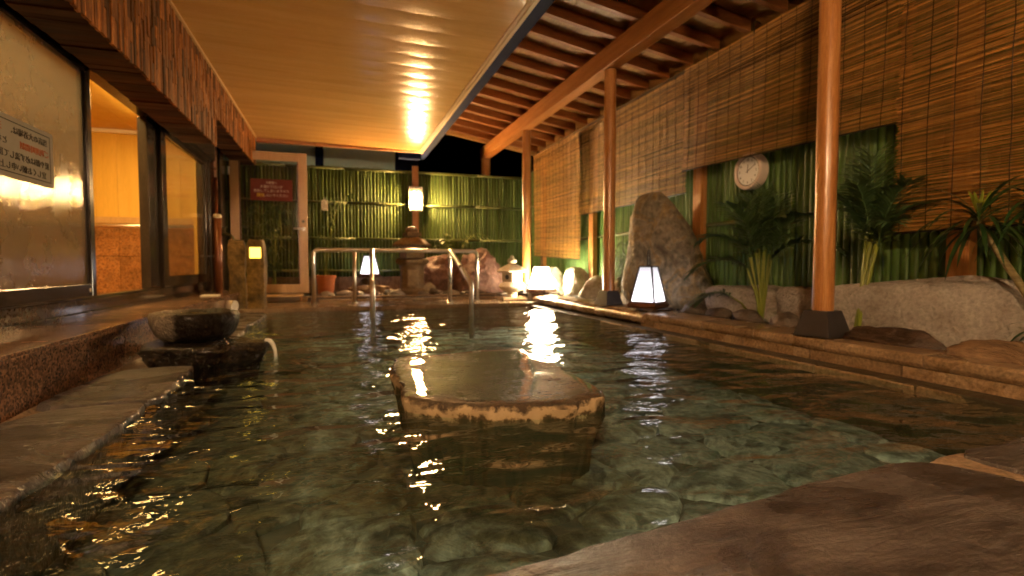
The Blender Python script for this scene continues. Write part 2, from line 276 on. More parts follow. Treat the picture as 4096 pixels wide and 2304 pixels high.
def mat_glass(name, haze, tintc, rough, scratch=0.0, hazec=(.235, .24, .24)):
    """window pane: clear share, hazy (mineral film) share that scatters light through, and a soft reflection"""
    m, nt, out = newmat(name)
    v = coords(nt, (1, 1, 1))
    n1 = nz(nt, v, 2.5, 6, .65)
    n2 = nz(nt, coords(nt, (4, 70, 12)), 1.6, 3, .6, 1.5)
    tr = N(nt, 'ShaderNodeBsdfTransparent'); tr.inputs[0].default_value = (*tintc, 1)
    tl = N(nt, 'ShaderNodeBsdfTranslucent'); tl.inputs[0].default_value = (*hazec, 1)
    df = N(nt, 'ShaderNodeBsdfDiffuse'); df.inputs[0].default_value = (*[.8 * q for q in hazec], 1)
    m0 = N(nt, 'ShaderNodeMixShader'); m0.inputs[0].default_value = .3; nt.links.new(tl.outputs[0], m0.inputs[1]); nt.links.new(df.outputs[0], m0.inputs[2])
    mr = N(nt, 'ShaderNodeMapRange'); mr.inputs['From Min'].default_value = .3; mr.inputs['From Max'].default_value = .7
    mr.inputs['To Min'].default_value = haze * .85; mr.inputs['To Max'].default_value = min(1, haze * 1.12)
    nt.links.new(n1, mr.inputs[0])
    m1 = N(nt, 'ShaderNodeMixShader'); nt.links.new(mr.outputs[0], m1.inputs[0]); nt.links.new(tr.outputs[0], m1.inputs[1]); nt.links.new(m0.outputs[0], m1.inputs[2])
    gl = N(nt, 'ShaderNodeBsdfGlossy'); gl.inputs['Roughness'].default_value = rough
    ly = schlick(nt, .03)
    if scratch:
        bn = bumpn(nt, n2, scratch, .004); nt.links.new(bn, gl.inputs['Normal'])
    m2 = N(nt, 'ShaderNodeMixShader'); nt.links.new(ly, m2.inputs[0]); nt.links.new(m1.outputs[0], m2.inputs[1]); nt.links.new(gl.outputs[0], m2.inputs[2])
    nt.links.new(m2.outputs[0], out.inputs[0]); return m
MT['glass_haze'] = mat_glass('filmed_glass', .62, (.9, .86, .78), .10, .25)
MT['glass_mid'] = mat_glass('misted_glass', .10, (.9, .87, .78), .06, .1)
MT['glass_clear'] = mat_glass('door_glass', .03, (.86, .88, .82), .04, .0)

def mat_island():
    m, nt, out = newmat('island_stone')
    g = N(nt, 'ShaderNodeNewGeometry'); sx = N(nt, 'ShaderNodeSeparateXYZ'); nt.links.new(g.outputs['Position'], sx.inputs[0])
    v = coords(nt, (1, 1, 1))
    n = nz(nt, v, 14, 6, .65); nf = nz(nt, v, 70, 4, .6)
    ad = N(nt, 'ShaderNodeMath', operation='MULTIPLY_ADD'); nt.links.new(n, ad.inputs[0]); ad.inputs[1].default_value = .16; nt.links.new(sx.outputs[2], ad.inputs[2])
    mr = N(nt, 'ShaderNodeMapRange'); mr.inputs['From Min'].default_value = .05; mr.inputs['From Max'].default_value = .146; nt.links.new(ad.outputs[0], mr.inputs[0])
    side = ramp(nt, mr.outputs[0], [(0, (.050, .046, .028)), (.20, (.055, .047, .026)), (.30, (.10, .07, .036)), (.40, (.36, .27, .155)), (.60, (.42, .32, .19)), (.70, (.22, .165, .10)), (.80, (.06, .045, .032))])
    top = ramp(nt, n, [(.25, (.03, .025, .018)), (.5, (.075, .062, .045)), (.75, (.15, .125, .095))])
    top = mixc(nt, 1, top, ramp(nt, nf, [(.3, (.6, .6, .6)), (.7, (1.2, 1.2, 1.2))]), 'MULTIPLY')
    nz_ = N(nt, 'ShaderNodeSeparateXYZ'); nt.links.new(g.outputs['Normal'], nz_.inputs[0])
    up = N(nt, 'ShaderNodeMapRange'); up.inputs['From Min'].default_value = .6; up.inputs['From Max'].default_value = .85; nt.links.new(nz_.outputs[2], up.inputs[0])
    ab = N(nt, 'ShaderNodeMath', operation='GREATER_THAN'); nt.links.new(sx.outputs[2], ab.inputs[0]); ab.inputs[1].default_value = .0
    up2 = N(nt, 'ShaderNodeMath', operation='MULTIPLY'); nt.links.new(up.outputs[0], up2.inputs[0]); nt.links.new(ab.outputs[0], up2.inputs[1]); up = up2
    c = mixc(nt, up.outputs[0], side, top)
    p = N(nt, 'ShaderNodeBsdfPrincipled'); nt.links.new(c, p.inputs['Base Color'])
    rr = N(nt, 'ShaderNodeMapRange'); rr.inputs['To Min'].default_value = .6; rr.inputs['To Max'].default_value = .5; p.inputs['Specular IOR Level'].default_value = .03; nt.links.new(up.outputs[0], rr.inputs[0]); nt.links.new(rr.outputs[0], p.inputs['Roughness'])
    nt.links.new(up.outputs[0], p.inputs['Coat Weight']); p.inputs['Coat Roughness'].default_value = .015; p.inputs['Coat IOR'].default_value = 1.33
    bs = bumpn(nt, nf, .25, .006); nt.links.new(bs, p.inputs['Normal'])
    nt.links.new(bumpn(nt, nz(nt, coords(nt, (1, 2.2, 1)), 16, 2), .09, .01), p.inputs['Coat Normal'])
    nt.links.new(p.outputs[0], out.inputs[0]); return m
MT['island'] = mat_island()
def mat_lanternpanel(name, c, s):
    # a bulb low inside the shade: the paper glows more near it
    m, nt, out = newmat(name)
    tc = N(nt, 'ShaderNodeTexCoord'); sx = N(nt, 'ShaderNodeSeparateXYZ'); nt.links.new(tc.outputs['Object'], sx.inputs[0])
    mr = N(nt, 'ShaderNodeMapRange', interpolation_type='SMOOTHSTEP'); mr.inputs['From Min'].default_value = .04; mr.inputs['From Max'].default_value = .36
    mr.inputs['To Min'].default_value = s * 2.4; mr.inputs['To Max'].default_value = s * .52; nt.links.new(sx.outputs[2], mr.inputs[0])
    e = N(nt, 'ShaderNodeEmission'); e.inputs[0].default_value = (*c, 1); nt.links.new(mr.outputs[0], e.inputs[1])
    nt.links.new(e.outputs[0], out.inputs[0]); return m
MT['lp_near'] = mat_lanternpanel('lit_paper_white', (1.0, .93, .98), LANT_NEAR * .66)
MT['lp_far'] = mat_lanternpanel('lit_paper_warm', (1.0, .80, .50), LANT_FAR)
MT['lp_back'] = mat_lanternpanel('lit_paper_cool', (1.0, .92, .98), LANT_BACK)
def lampmat(name, s_, wc=WARM):
    m, nt, out = newmat(name)
    tc = N(nt, 'ShaderNodeTexCoord'); sx = N(nt, 'ShaderNodeSeparateXYZ'); nt.links.new(tc.outputs['Object'], sx.inputs[0])
    mr = N(nt, 'ShaderNodeMapRange', interpolation_type='SMOOTHSTEP'); mr.inputs['From Min'].default_value = .17; mr.inputs['From Max'].default_value = .27
    mr.inputs['To Min'].default_value = s_ * 1.4; mr.inputs['To Max'].default_value = s_ * .002; nt.links.new(sx.outputs[2], mr.inputs[0])
    e = N(nt, 'ShaderNodeEmission'); e.inputs[0].default_value = (*wc, 1); nt.links.new(mr.outputs[0], e.inputs[1]); nt.links.new(e.outputs[0], out.inputs[0]); return m
MT['lamp'] = lampmat('lit_lamp_shade', LAMP)
MT['lamp_rear'] = lampmat('lit_lamp_shade_rear', LAMP_REAR, WARM_REAR)
MT['lamp_side'] = lampmat('lit_lamp_shade_side', LAMP_SIDE, WARM_REAR)
MT['pillarlamp'] = emis('lit_yellow_pane', (1, .68, .08), 5.0)
MT['roomlamp'] = emis('lit_room_diffuser', (1.0, .62, .2), ROOM)

# ------------------------------------------------------------------ mesh helpers
class MB:
    def __init__(s): s.v = []; s.f = []
    def add(s, vs, fs):
        o = len(s.v); s.v += [tuple(p) for p in vs]; s.f += [tuple(i + o for i in f) for f in fs]; return s
    def box(s, x0, x1, y0, y1, z0, z1, m=None):
        vs = [Vector((x, y, z)) for z in (z0, z1) for (x, y) in ((x0, y0), (x1, y0), (x1, y1), (x0, y1))]
        if m: vs = [m @ p for p in vs]
        return s.add(vs, [(3, 2, 1, 0), (4, 5, 6, 7), (0, 1, 5, 4), (1, 2, 6, 5), (2, 3, 7, 6), (3, 0, 4, 7)])
    def frustum(s, c, a, b, z0, z1, rz=0, ay=None, by=None):
        ay = ay or a; by = by or b; ca, sa = math.cos(rz), math.sin(rz); vs = []
        for (hx, hy, z) in ((a, ay, z0), (b, by, z1)):
            for (sx, sy) in ((-1, -1), (1, -1), (1, 1), (-1, 1)):
                x, y = sx * hx, sy * hy; vs.append((c[0] + x * ca - y * sa, c[1] + x * sa + y * ca, z))
        return s.add(vs, [(3, 2, 1, 0), (4, 5, 6, 7), (0, 1, 5, 4), (1, 2, 6, 5), (2, 3, 7, 6), (3, 0, 4, 7)])
    def tube(s, pts, rad, n=8, cap=True):
        pts = [Vector(p) for p in pts]; rs = rad if isinstance(rad, (list, tuple)) else [rad] * len(pts)
        vs = []; fs = []
        t0 = (pts[1] - pts[0]).normalized()
        u = t0.cross(Vector((0, 0, 1)));
        if u.length < .05: u = t0.cross(Vector((1, 0, 0)))
        u.normalize()
        for i, p in enumerate(pts):
            t = (pts[min(i + 1, len(pts) - 1)] - pts[max(i - 1, 0)]).normalized()
            u = (u - t * u.dot(t)).normalized(); w_ = t.cross(u)
            for k in range(n):
                a = 2 * math.pi * k / n; vs.append(p + (u * math.cos(a) + w_ * math.sin(a)) * rs[i])
        for i in range(len(pts) - 1):
            for k in range(n):
                a, b = i * n + k, i * n + (k + 1) % n; fs.append((a, b, b + n, a + n))
        if cap: fs.append(tuple(range(n - 1, -1, -1))); fs.append(tuple((len(pts) - 1) * n + k for k in range(n)))
        return s.add(vs, fs)
    def lathe(s, c, prof, n=24, sq=1.0):
        vs = []; fs = []
        for (r, z) in prof:
            for k in range(n):
                a = 2 * math.pi * k / n; vs.append((c[0] + r * math.cos(a), c[1] + r * math.sin(a) * sq, c[2] + z))
        for i in range(len(prof) - 1):
            for k in range(n):
                a, b = i * n + k, i * n + (k + 1) % n; fs.append((a, b, b + n, a + n))
        fs.append(tuple(range(n - 1, -1, -1))); fs.append(tuple((len(prof) - 1) * n + k for k in range(n)))
        return s.add(vs, fs)
    def mesh(s, name, mat, off=(0, 0, 0), smooth=False, bevel=0, auto=None):
        me = bpy.data.meshes.new(name)
        ox, oy, oz = off
        me.from_pydata([(x - ox, y - oy, z - oz) for x, y, z in s.v], [], s.f)
        if bevel:
            bm = bmesh.new(); bm.from_mesh(me)
            bmesh.ops.bevel(bm, geom=[e for e in bm.edges if len(e.link_faces) == 2 and e.calc_face_angle(0) > .5], offset=bevel, segments=2, profile=.6, affect='EDGES', clamp_overlap=True)
            bm.to_mesh(me); bm.free()
        me.materials.append(MT[mat] if isinstance(mat, str) else mat)
        if smooth:
            me.polygons.foreach_set('use_smooth', [True] * len(me.polygons))
        me.update(); return me
def link(name, me, parent=None, loc=(0, 0, 0)):
    o = bpy.data.objects.new(name, me); col.objects.link(o); o.location = loc
    if parent: o.parent = parent
    return o
def smooth_angle(o, deg=35):
    me = o.data
    bm = bmesh.new(); bm.from_mesh(me)
    for f in bm.faces: f.smooth = True
    for e in bm.edges: e.smooth = not (len(e.link_faces) == 2 and e.calc_face_angle(0) > R(deg))
    bm.to_mesh(me); bm.free()
def wpos(o):
    p = Vector(o.location)
    while o.parent: o = o.parent; p += Vector(o.location)
    return p
def part(name, mb, mat, parent, smooth=False, bevel=0, ang=None):
    b = wpos(parent) if parent else Vector((0, 0, 0))
    o = link(name, mb.mesh(name, mat, b, smooth, bevel), parent)
    if ang: smooth_angle(o, ang)
    return o
def tag(o, label=None, cat=None, group=None, kind=None):
    if label: o['label'] = label
    if cat: o['category'] = cat
    if group: o['group'] = group
    if kind: o['kind'] = kind
    return o
def thing(name, loc, label, cat, group=None):
    o = bpy.data.objects.new(name, None); col.objects.link(o); o.location = loc; o.empty_display_size = .1
    return tag(o, label, cat, group)
def single(name, mb, mat, base, label, cat, group=None, smooth=False, bevel=0, ang=None):
    o = link(name, mb.mesh(name, mat, base, smooth, bevel), None, base)
    if ang: smooth_angle(o, ang)
    return tag(o, label, cat, group)
def struct(name, mb, mat, smooth=False, bevel=0, parent=None):
    o = link(name, mb.mesh(name, mat, (0, 0, 0), smooth, bevel), parent)
    o['kind'] = 'structure'; return o

def rock_mb(c, size, seed, rough=.18, cuts=5, sub=4, flat=.25, fine=.04, freq=1.3):
    """boulder: a sphere cut by random planes, then displaced by ridged noise; sits with its flat bottom at c.z"""
    r_ = random.Random(seed)
    bm = bmesh.new(); bmesh.ops.create_icosphere(bm, subdivisions=sub, radius=1)
    planes = []
    for _ in range(cuts):
        d = Vector((r_.uniform(-1, 1), r_.uniform(-1, 1), r_.uniform(-.4, 1))).normalized(); planes.append((d, r_.uniform(.62, .88)))
    o = Vector((seed * 3.7, seed * 1.3, seed * 2.1))
    for v in bm.verts:
        p = v.co.copy()
        for d, k in planes:
            q = p.dot(d)
            if q > k: p -= d * (q - k) * .92
        n = noise.fractal(p * freq + o, 1.0, 2.0, 4) * rough + abs(noise.noise(p * 4 + o)) * fine + noise.noise(p * 11 + o) * fine * .4
        p = p * (1 + n)
        if p.z < -flat: p.z = -flat + (p.z + flat) * .12
        v.co = p
    z0 = min(v.co.z for v in bm.verts)
    mb = MB(); idx = {v: i for i, v in enumerate(bm.verts)}
    mb.v = [(c[0] + v.co.x * size[0], c[1] + v.co.y * size[1], c[2] + (v.co.z - z0) * size[2]) for v in bm.verts]
    mb.f = [tuple(idx[v] for v in f.verts) for f in bm.faces]; bm.free()
    return mb
def rock(name, c, size, seed, mat, label, cat='rock', group=None, rz=0, parent=None, **kw):
    mb = rock_mb((0, 0, 0), size, seed, **kw)
    o = link(name, mb.mesh(name, mat, (0, 0, 0), True), parent, c); o.rotation_euler.z = rz; smooth_angle(o, 50)
    if not parent: tag(o, label, cat, group)
    return o
def resample(pts, step, closed=True):
    out = []; n = len(pts)
    for i in range(n if closed else n - 1):
        a, b = Vector(pts[i]), Vector(pts[(i + 1) % n]); k = max(1, int((b - a).length / step))
        out += [a.lerp(b, j / k) for j in range(k)]
    return out
def chaikin(pts, it=2):
    for _ in range(it):
        o = []
        for i in range(len(pts)):
            a, b = Vector(pts[i]), Vector(pts[(i + 1) % len(pts)]); o += [a.lerp(b, .25), a.lerp(b, .75)]
        pts = o
    return pts
def slab_mb(outline, zt, zb, seed=1, edge=.012, und=.004, lip=.02, step=.03, round_it=1, flare=0.0):
    """flat natural stone from a star-shaped outline: uneven worn rim, rough side, gently undulating top"""
    pts = resample(chaikin([Vector((x, y)) for x, y in outline], round_it), step)
    cx = sum(p.x for p in pts) / len(pts); cyy = sum(p.y for p in pts) / len(pts); c = Vector((cx, cyy)); n = len(pts)
    mb = MB(); rings = []
    def ring(f, dz, jit, off=0.0):
        ids = []
        for i, p in enumerate(pts):
            d = p - c; L = d.length; j = noise.noise(Vector((p.x * 14, p.y * 14, dz * 40 + seed))) * jit + noise.noise(Vector((p.x * 45, p.y * 45, dz * 70 + seed))) * jit * .5
            q = c + d * ((L * f + off + j) / L) if L > 1e-6 else p
            z = dz + (noise.noise(Vector((q.x * 5, q.y * 5, seed))) * und if f > 0 else 0)
            mb.v.append((q.x, q.y, z)); ids.append(len(mb.v) - 1)
        rings.append(ids)
    depth = zt - zb
    if zb < zt - .05:
        ring(1, zb, edge * 1.5, flare); ring(1, zt - depth * .6, edge * 1.5, flare * .6)
        ring(1, zt - depth * .3, edge * 1.4, flare * .25)
    else: ring(1, zb, edge)
    ring(1, zt - min(lip * 1.2, depth * .5), edge * 1.1, .0); ring(1, zt - lip * .5, edge, -lip * .15); ring(1, zt - lip * .12, edge * .8, -lip * .5); ring(1, zt, edge * .5, -lip * 1.2)
    for f in (.85, .65, .45, .25): ring(f, zt, 0)
    for a, b in zip(rings, rings[1:]):
        for i in range(n): mb.f.append((a[i], a[(i + 1) % n], b[(i + 1) % n], b[i]))
    mb.f.append(tuple(rings[-1])); mb.f.append(tuple(reversed(rings[0])))
    return mb
def text_mesh(body, size, mat, parent, matrix, name='lettering', align='CENTER', sx=1.0):
    cu = bpy.data.curves.new('t', 'FONT'); cu.body = body; cu.size = size; cu.align_x = align; cu.align_y = 'CENTER'; cu.extrude = .0006; cu.resolution_u = 2
    to = bpy.data.objects.new('t', cu); col.objects.link(to)
    dg = bpy.context.evaluated_depsgraph_get(); me = bpy.data.meshes.new_from_object(to.evaluated_get(dg))
    col.objects.unlink(to); bpy.data.objects.remove(to); bpy.data.curves.remove(cu)
    b = wpos(parent)
    M_ = Matrix.Translation(-b) @ matrix @ Matrix.Diagonal((sx, 1, 1, 1))
    me.transform(M_); me.materials.clear(); me.materials.append(MT[mat]); me.name = name
    return link(name, me, parent)

# ================================================================== SETTING
struct('ground', MB().box(-150, 150, -150, 150, -.62, -.6), 'earth')
struct('pool_bed', MB().box(-.72, 2.30, .55, 6.05, -.32, -.265), 'floorjoint')
# masonry round the pool (ledge level just over the water)
struct('pool_surround_left', MB().box(-1.46, -.70, -2.5, 6.02, -.6, -.042), 'mossrock')
struct('pool_surround_right', MB().box(2.25, 2.42, -2.5, 6.02, -.6, .008), 'mossrock')
struct('pool_surround_near', MB().box(-.70, 2.25, -2.5, .70, -.6, .006), 'mossrock')
struct('terrace_base', MB().box(-1.46, 3.3, 6.02, 8.7, -.6, .03), 'mortar')
struct('planting_bed', MB().box(2.42, 3.3, -2.5, 6.02, -.6, .10).box(-.35, 3.3, 6.93, 8.7, .03, .10), 'earth')

# pool floor: flagstones, one by one (cells of a jittered Voronoi pattern, each shrunk from its joint)
def clip(poly, p, q):
    m = (p + q) / 2; d = q - p; out = []
    for i in range(len(poly)):
        a, b = poly[i], poly[(i + 1) % len(poly)]; da, db = (a - m).dot(d), (b - m).dot(d)
        if da <= 0: out.append(a)
        if da * db < 0: out.append(a.lerp(b, da / (da - db)))
    return out
bedr = random.Random(11)
pool_floor = link('pool_floor', MB().box(-.70, 2.26, .6, 6.02, -.266, -.26).mesh('pool_floor', 'floorjoint')); pool_floor['kind'] = 'structure'
seeds = []
for j in range(17):
    for i in range(10):
        seeds.append(Vector((-.72 + (i + .5 + bedr.uniform(-.36, .36) + (.25 if j % 2 else -.25)) * .31, .62 + (j + .5 + bedr.uniform(-.36, .36)) * .325)))
for p in seeds:
    poly = [Vector((-.69, .62)), Vector((2.25, .62)), Vector((2.25, 6.0)), Vector((-.69, 6.0))]
    for q in seeds:
        if q is not p and (q - p).length < 1.1 and len(poly) > 2: poly = clip(poly, p, q)
    if len(poly) < 3: continue
    c = sum(poly, Vector((0, 0))) / len(poly)
    poly = [x for k, x in enumerate(poly) if (x - poly[k - 1]).length > .02]
    if len(poly) < 3: continue
    poly = resample(chaikin(poly, 1), .045)
    poly = [x + (x - c) * .16 * noise.noise(Vector((x.x * 9, x.y * 9, p.x))) for x in poly]
    zt = -.238 + bedr.uniform(-.006, .007); mb = MB(); n = len(poly)
    for f, z in ((1.02, -.264), (1.0, zt - .014), (.93, zt - .003), (.6, zt + .004)):
        mb.v += [(c.x + (x.x - c.x) * f, c.y + (x.y - c.y) * f, z + bedr.uniform(-.004, .004)) for x in poly]
    for r_ in range(3):
        for k in range(n): mb.f.append((r_ * n + k, r_ * n + (k + 1) % n, (r_ + 1) * n + (k + 1) % n, (r_ + 1) * n + k))
    mb.f.append(tuple(3 * n + k for k in range(n)))
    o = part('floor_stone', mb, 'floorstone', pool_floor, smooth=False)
# the water
mbw = MB()
nx, ny = 60, 110
for j in range(ny + 1):
    for i in range(nx + 1):
        x = -.72 + 3.0 * i / nx; y = .56 + 5.47 * j / ny
        mbw.v.append((x, y, noise.noise(Vector((x * 2.2, y * 3.0, 4))) * .0022 + noise.noise(Vector((x * 6, y * 8, 9))) * .0008))
for j in range(ny):
    for i in range(nx):
        a = j * (nx + 1) + i; mbw.f.append((a, a + 1, a + nx + 2, a + nx + 1))
struct('water', mbw, 'water', smooth=True)

# far terrace: wet tiles and the kerb under the rock bed
terrace = struct('terrace', MB().box(-1.46, 2.42, 6.02, 6.95, .028, .036), 'mortar')
k = 0
for j, (y0, y1) in enumerate(((6.0, 6.20), (6.205, 6.56), (6.565, 6.93))):
    x = -1.03 - .17 * j
    while x < 2.40:
        x1 = min(x + .5, 2.40)
        part('tile', MB().box(x, x1 - .005, y0, y1, .0 if j == 0 else .037, .046), 'tiledeck', terrace, bevel=.004); x = x1
kerb = thing('planter_kerb', (1.0, 6.95, .04), 'low tan stone kerb edging the rock bed behind the handrail', 'kerb')
x = -.32
while x < 2.35:
    part('kerb_stone', MB().box(x, x + .385, 6.94, 7.05, .046, .112), 'coping', kerb, bevel=.008)
    part('kerb_stone', MB().box(x + .1, x + .485, 6.86, 6.937, .046, .075), 'coping', kerb, bevel=.006); x += .39

# right-hand coping: rounded tan stones over a lower wet ledge
cop = thing('pool_coping', (2.45, 3.0, 0), 'row of rounded tan coping stones along the right side of the pool', 'coping')
y = .1
def coping_mb(y0, y1):
    prof = [(2.352, .068), (2.345, .082), (2.346, .108), (2.356, .119), (2.375, .121), (2.62, .124), (2.62, .06), (2.36, .06)]
    mb = MB()
    for yy in (y0, y1): mb.v += [(px, yy, pz) for px, pz in prof]
    n = len(prof)
    mb.f = [(i, (i + 1) % n, n + (i + 1) % n, n + i) for i in range(n)] + [tuple(range(n - 1, -1, -1)), tuple(range(n, 2 * n))]
    return mb
while y < 3.6:
    y1 = min(y + .475, 3.62); part('coping_stone', coping_mb(y, y1 - .006), 'coping', cop, bevel=.003)
    part('face_stone', MB().box(2.362, 2.40, y + .1, y1 + .09, .0, .06), 'coping', cop, bevel=.003); y = y1
y = 3.66
while y < 6.3:
    y1 = min(y + .52, 6.32)
    part('coping_stone', MB().box(2.41, 2.64, y, y1 - .006, .08, .128), 'coping', cop, bevel=.006)
    part('face_stone', MB().box(2.42, 2.44, y + .06, y1 + .05, .0, .078), 'coping', cop, bevel=.003); y = y1
mb = MB()
yy = .3; i = 0
while yy < 3.9:   # thin worn lip of the ledge at the water line
    L = .55 + .1 * math.sin(i * 2.1); xo = 2.235 + .012 * math.sin(i * 1.7)
    part('ledge_stone', slab_mb([(xo, yy), (xo + .01, yy + L * .5), (xo - .004, yy + L - .006), (2.358, yy + L - .006), (2.358, yy)], .0065, -.03, i + 3, .006, .002, .010, .025, 0), 'coping', cop, ang=40)
    yy += L; i += 1
while yy < 5.98:
    L = min(.6, 5.99 - yy); xo = 2.35 + .012 * math.sin(i * 1.7)
    part('ledge_stone', slab_mb([(xo, yy), (xo + .008, yy + L * .5), (xo, yy + L - .006), (2.418, yy + L - .006), (2.418, yy)], .0065, -.03, i + 3, .005, .002, .010, .025, 0), 'coping', cop, ang=40)
    yy += L + .001; i += 1
for (ya, yb2, lab) in ((3.66, 4.49, 'round timber log with a cut end edging the coping below the near paper lantern'), (4.50, 5.34, 'round timber log edging the coping in front of the white rocks'), (5.35, 6.22, 'farthest round timber log edging the coping near the brightest lantern')):
    single('log_edging', MB().tube([(2.392, ya, .066), (2.393, (ya + yb2) / 2, .068), (2.392, yb2, .066)], .046, 14), 'coping', (2.392, ya, .02), lab, 'log', 'timber logs edging the far coping', ang=40)

# left granite step
step = thing('granite_step', (-1.2, 3.5, 0), 'raised brown polished granite step along the bathhouse windows', 'step')
part('core', MB().box(-1.39, -1.045, -1, 6.75, -.04, .195), 'mortar', step)
y = .2; i = 0
while y < 6.7:
    part('face_tile', MB().box(-1.046, -1.030, y, y + .415, -.036, .176), 'granite', step, bevel=.002)
    y += .42
y = .05
while y < 6.75:
    part('tread_tile', MB().box(-1.40, -1.018, y, min(y + .595, 6.78),   .196, .210), 'granite', step, bevel=.003)
    part('nosing', MB().box(-1.046, -1.014, y, min(y + .594, 6.78), .179, .1955), 'granite', step, bevel=.002); y += .6
part('end_tile', MB().box(-1.38, -1.03, 6.752, 6.768, .03, .2), 'granite', step, bevel=.002)
mb = MB()
prof = [(-1.031, -.004), (-1.018, -.018), (-.99, -.030), (-.90, -.036)]
pts = [0.2 + 5.7 * i / 70 for i in range(71)]
for yv in pts:
    for (px, pz) in prof: mb.v.append((px + (noise.noise(Vector((yv * 7, px * 30, 1))) * .012 if px > -1.03 else 0), yv, pz + noise.noise(Vector((yv * 9, px * 20, 5))) * .006))
for i in range(70):
    for k in range(3): mb.f.append((i * 4 + k, i * 4 + k + 1, i * 4 + k + 5, i * 4 + k + 4))
part('mortar_fillet', mb, 'mortar', step, smooth=True)

# flat ledge stones at water level, left
for i, (outl, lab) in enumerate((
    ([(-.665, .55), (-.66, 1.0), (-.655, 1.33), (-.642, 1.62), (-.622, 2.14), (-.72, 2.17), (-.99, 2.12), (-1.012, 1.6), (-1.012, 1.0), (-1.012, .55)], 'long flat brown ledge stone nearest the camera below the granite step'),
    ([(-.622, 2.175), (-.635, 2.5), (-.645, 2.86), (-.75, 2.90), (-.98, 2.84), (-1.012, 2.5), (-1.005, 2.16), (-.75, 2.19)], 'shorter flat ledge stone with wet sheen beside the dark stone trough'),
    ([(-.66, 3.72), (-.655, 4.2), (-.68, 4.62), (-.80, 4.66), (-.98, 4.62), (-.98, 3.75), (-.8, 3.70)], 'pale worn ledge stone just behind the round stone basin'),
    ([(-.675, 4.70), (-.66, 5.2), (-.68, 5.86), (-.82, 5.92), (-.98, 5.9), (-.98, 4.72), (-.8, 4.68)], 'pale worn ledge stone in front of the lit stone pillar'))):
    single('ledge_stone', slab_mb(outl, .018, -.07, 20 + i, .014, .005, .022, .018, 1, -.07), 'flag', (-.8, outl[0][1] + .3, 0), lab, 'ledge stone', 'flat stones along the left water line', ang=38)
# foreground stones
for i, (outl, zt, lab) in enumerate((
    ([(.09, .728), (.22, .748), (.345, .765), (.50, .785), (.676, .806), (.86, .833), (1.043, .858), (1.25, .868), (1.345, .846), (1.395, .78), (1.42, .60), (1.36, .36), (1.15, .14), (.75, .05), (.42, .12), (.15, .35), (.07, .60)], .034, 'large smooth brown flagstone in the right foreground at the water edge'),
    ([(1.445, .862), (1.60, .874), (1.76, .888), (2.0, .91), (2.22, .93), (2.26, .6), (2.1, .3), (1.7, .2), (1.50, .40), (1.475, .62), (1.44, .78)], .036, 'smaller flagstone at the far right corner beyond the mortar joint'),
    ([(-.60, .66), (-.2, .675), (.0, .70), (.05, .715), (.045, .60), (.10, .38), (.0, .2), (-.4, .2), (-.64, .4)], .032, 'flagstone at the bottom edge left of the large foreground flagstone'))):
    single('foreground_flagstone', slab_mb(outl, zt, -.07, 40 + i, .010, .008, .02, .018, 1, -.05), 'flag', (outl[0][0], outl[0][1] - .2, 0), lab, 'flagstone', 'flat stones along the near water line', ang=38)
struct('mortar_bed', MB().box(-.68, 2.26, -.3, .755, -.1, .022), 'mortar')
single('mortar_joint', slab_mb([(1.30, .835), (1.40, .868), (1.50, .868), (1.50, .60), (1.42, .45), (1.36, .6)], .028, -.1, 77, .01, .01, .01, .012, 0), 'mortar', (1.4, .7, 0), 'tan crumbly mortar joint between the two foreground flagstones', 'mortar', ang=40)

# island stone
isl = [(.259, 2.555), (.215, 2.257), (.229, 1.998), (.207, 1.778), (.256, 1.729), (.372, 1.637), (.476, 1.577), (.587, 1.555), (.712, 1.528), (.861, 1.576), (.902, 1.639), (.916, 1.789), (.924, 1.984), (.948, 2.267), (.926, 2.413), (.927, 2.65), (.712, 2.666), (.425, 2.593), (.327, 2.626)]
single('island_stone', slab_mb(isl, .052, -.262, 5, .020, .006, .014, .008, 0, -.06), 'island', (.5, 1.85, -.26), 'flat wet stone slab rising from the middle of the pool', 'stone slab', ang=40)

# ================================================================== BATHHOUSE (left)
bh = thing('bathhouse', (-1.4, 4.0, 0), 'bathhouse front with strip-clad fascia and bright yellow room behind its windows', 'building')
part('sill', MB().box(-1.50, -1.372, -1, 6.62, .19, .232).box(-1.50, -1.384, -1, 6.62, .232, .306), 'granite_dark', bh, bevel=.004)
part('threshold', MB().box(-1.44, -1.375, -1, 6.62, .308, .322), 'dkframe', bh, bevel=.003)
part('lower_wall', MB().box(-1.55, -1.41, -1, 6.62, -.3, .188), 'plaster', bh)
part('header', MB().box(-1.45, -1.272, -1, 6.62, 1.665, 2.26), 'dkframe', bh)
part('track', MB().box(-1.42, -1.30, -1, 6.60, 1.640, 1.662), 'dkframe', bh, bevel=.003)
part('mullion', MB().box(-1.44, -1.372, 4.74, 4.96, .323, 1.639), 'dkframe', bh, bevel=.008)
part('corner_post', MB().box(-1.46, -1.34, 6.64, 6.72, .2, 2.2), 'dkframe', bh, bevel=.006)
part('corner_post', MB().box(-1.45, -1.33, 6.86, 7.02, .0, 2.2), 'lwood', bh, bevel=.006)
part('door_jamb', MB().box(-1.40, -1.32, 7.12, 7.52, .03, 2.2), 'dkframe', bh, bevel=.006)
part('jamb_panel', MB().box(-1.50, -1.465, 6.62, 7.6, .0, 2.2), 'panel', bh)
part('fascia_back', MB().box(-1.08, -1.022, -1, 5.30, 1.60, 2.22).box(-1.08, -1.022, 5.302, 7.75, 1.85, 2.22), 'plaster', bh)
part('roof_slab', MB().box(-4.2, -1.0, -1, 7.9, 2.262, 2.33), 'plaster', bh)
cr = random.Random(3)
near_strips = 0; far = MB(); mcache = {}
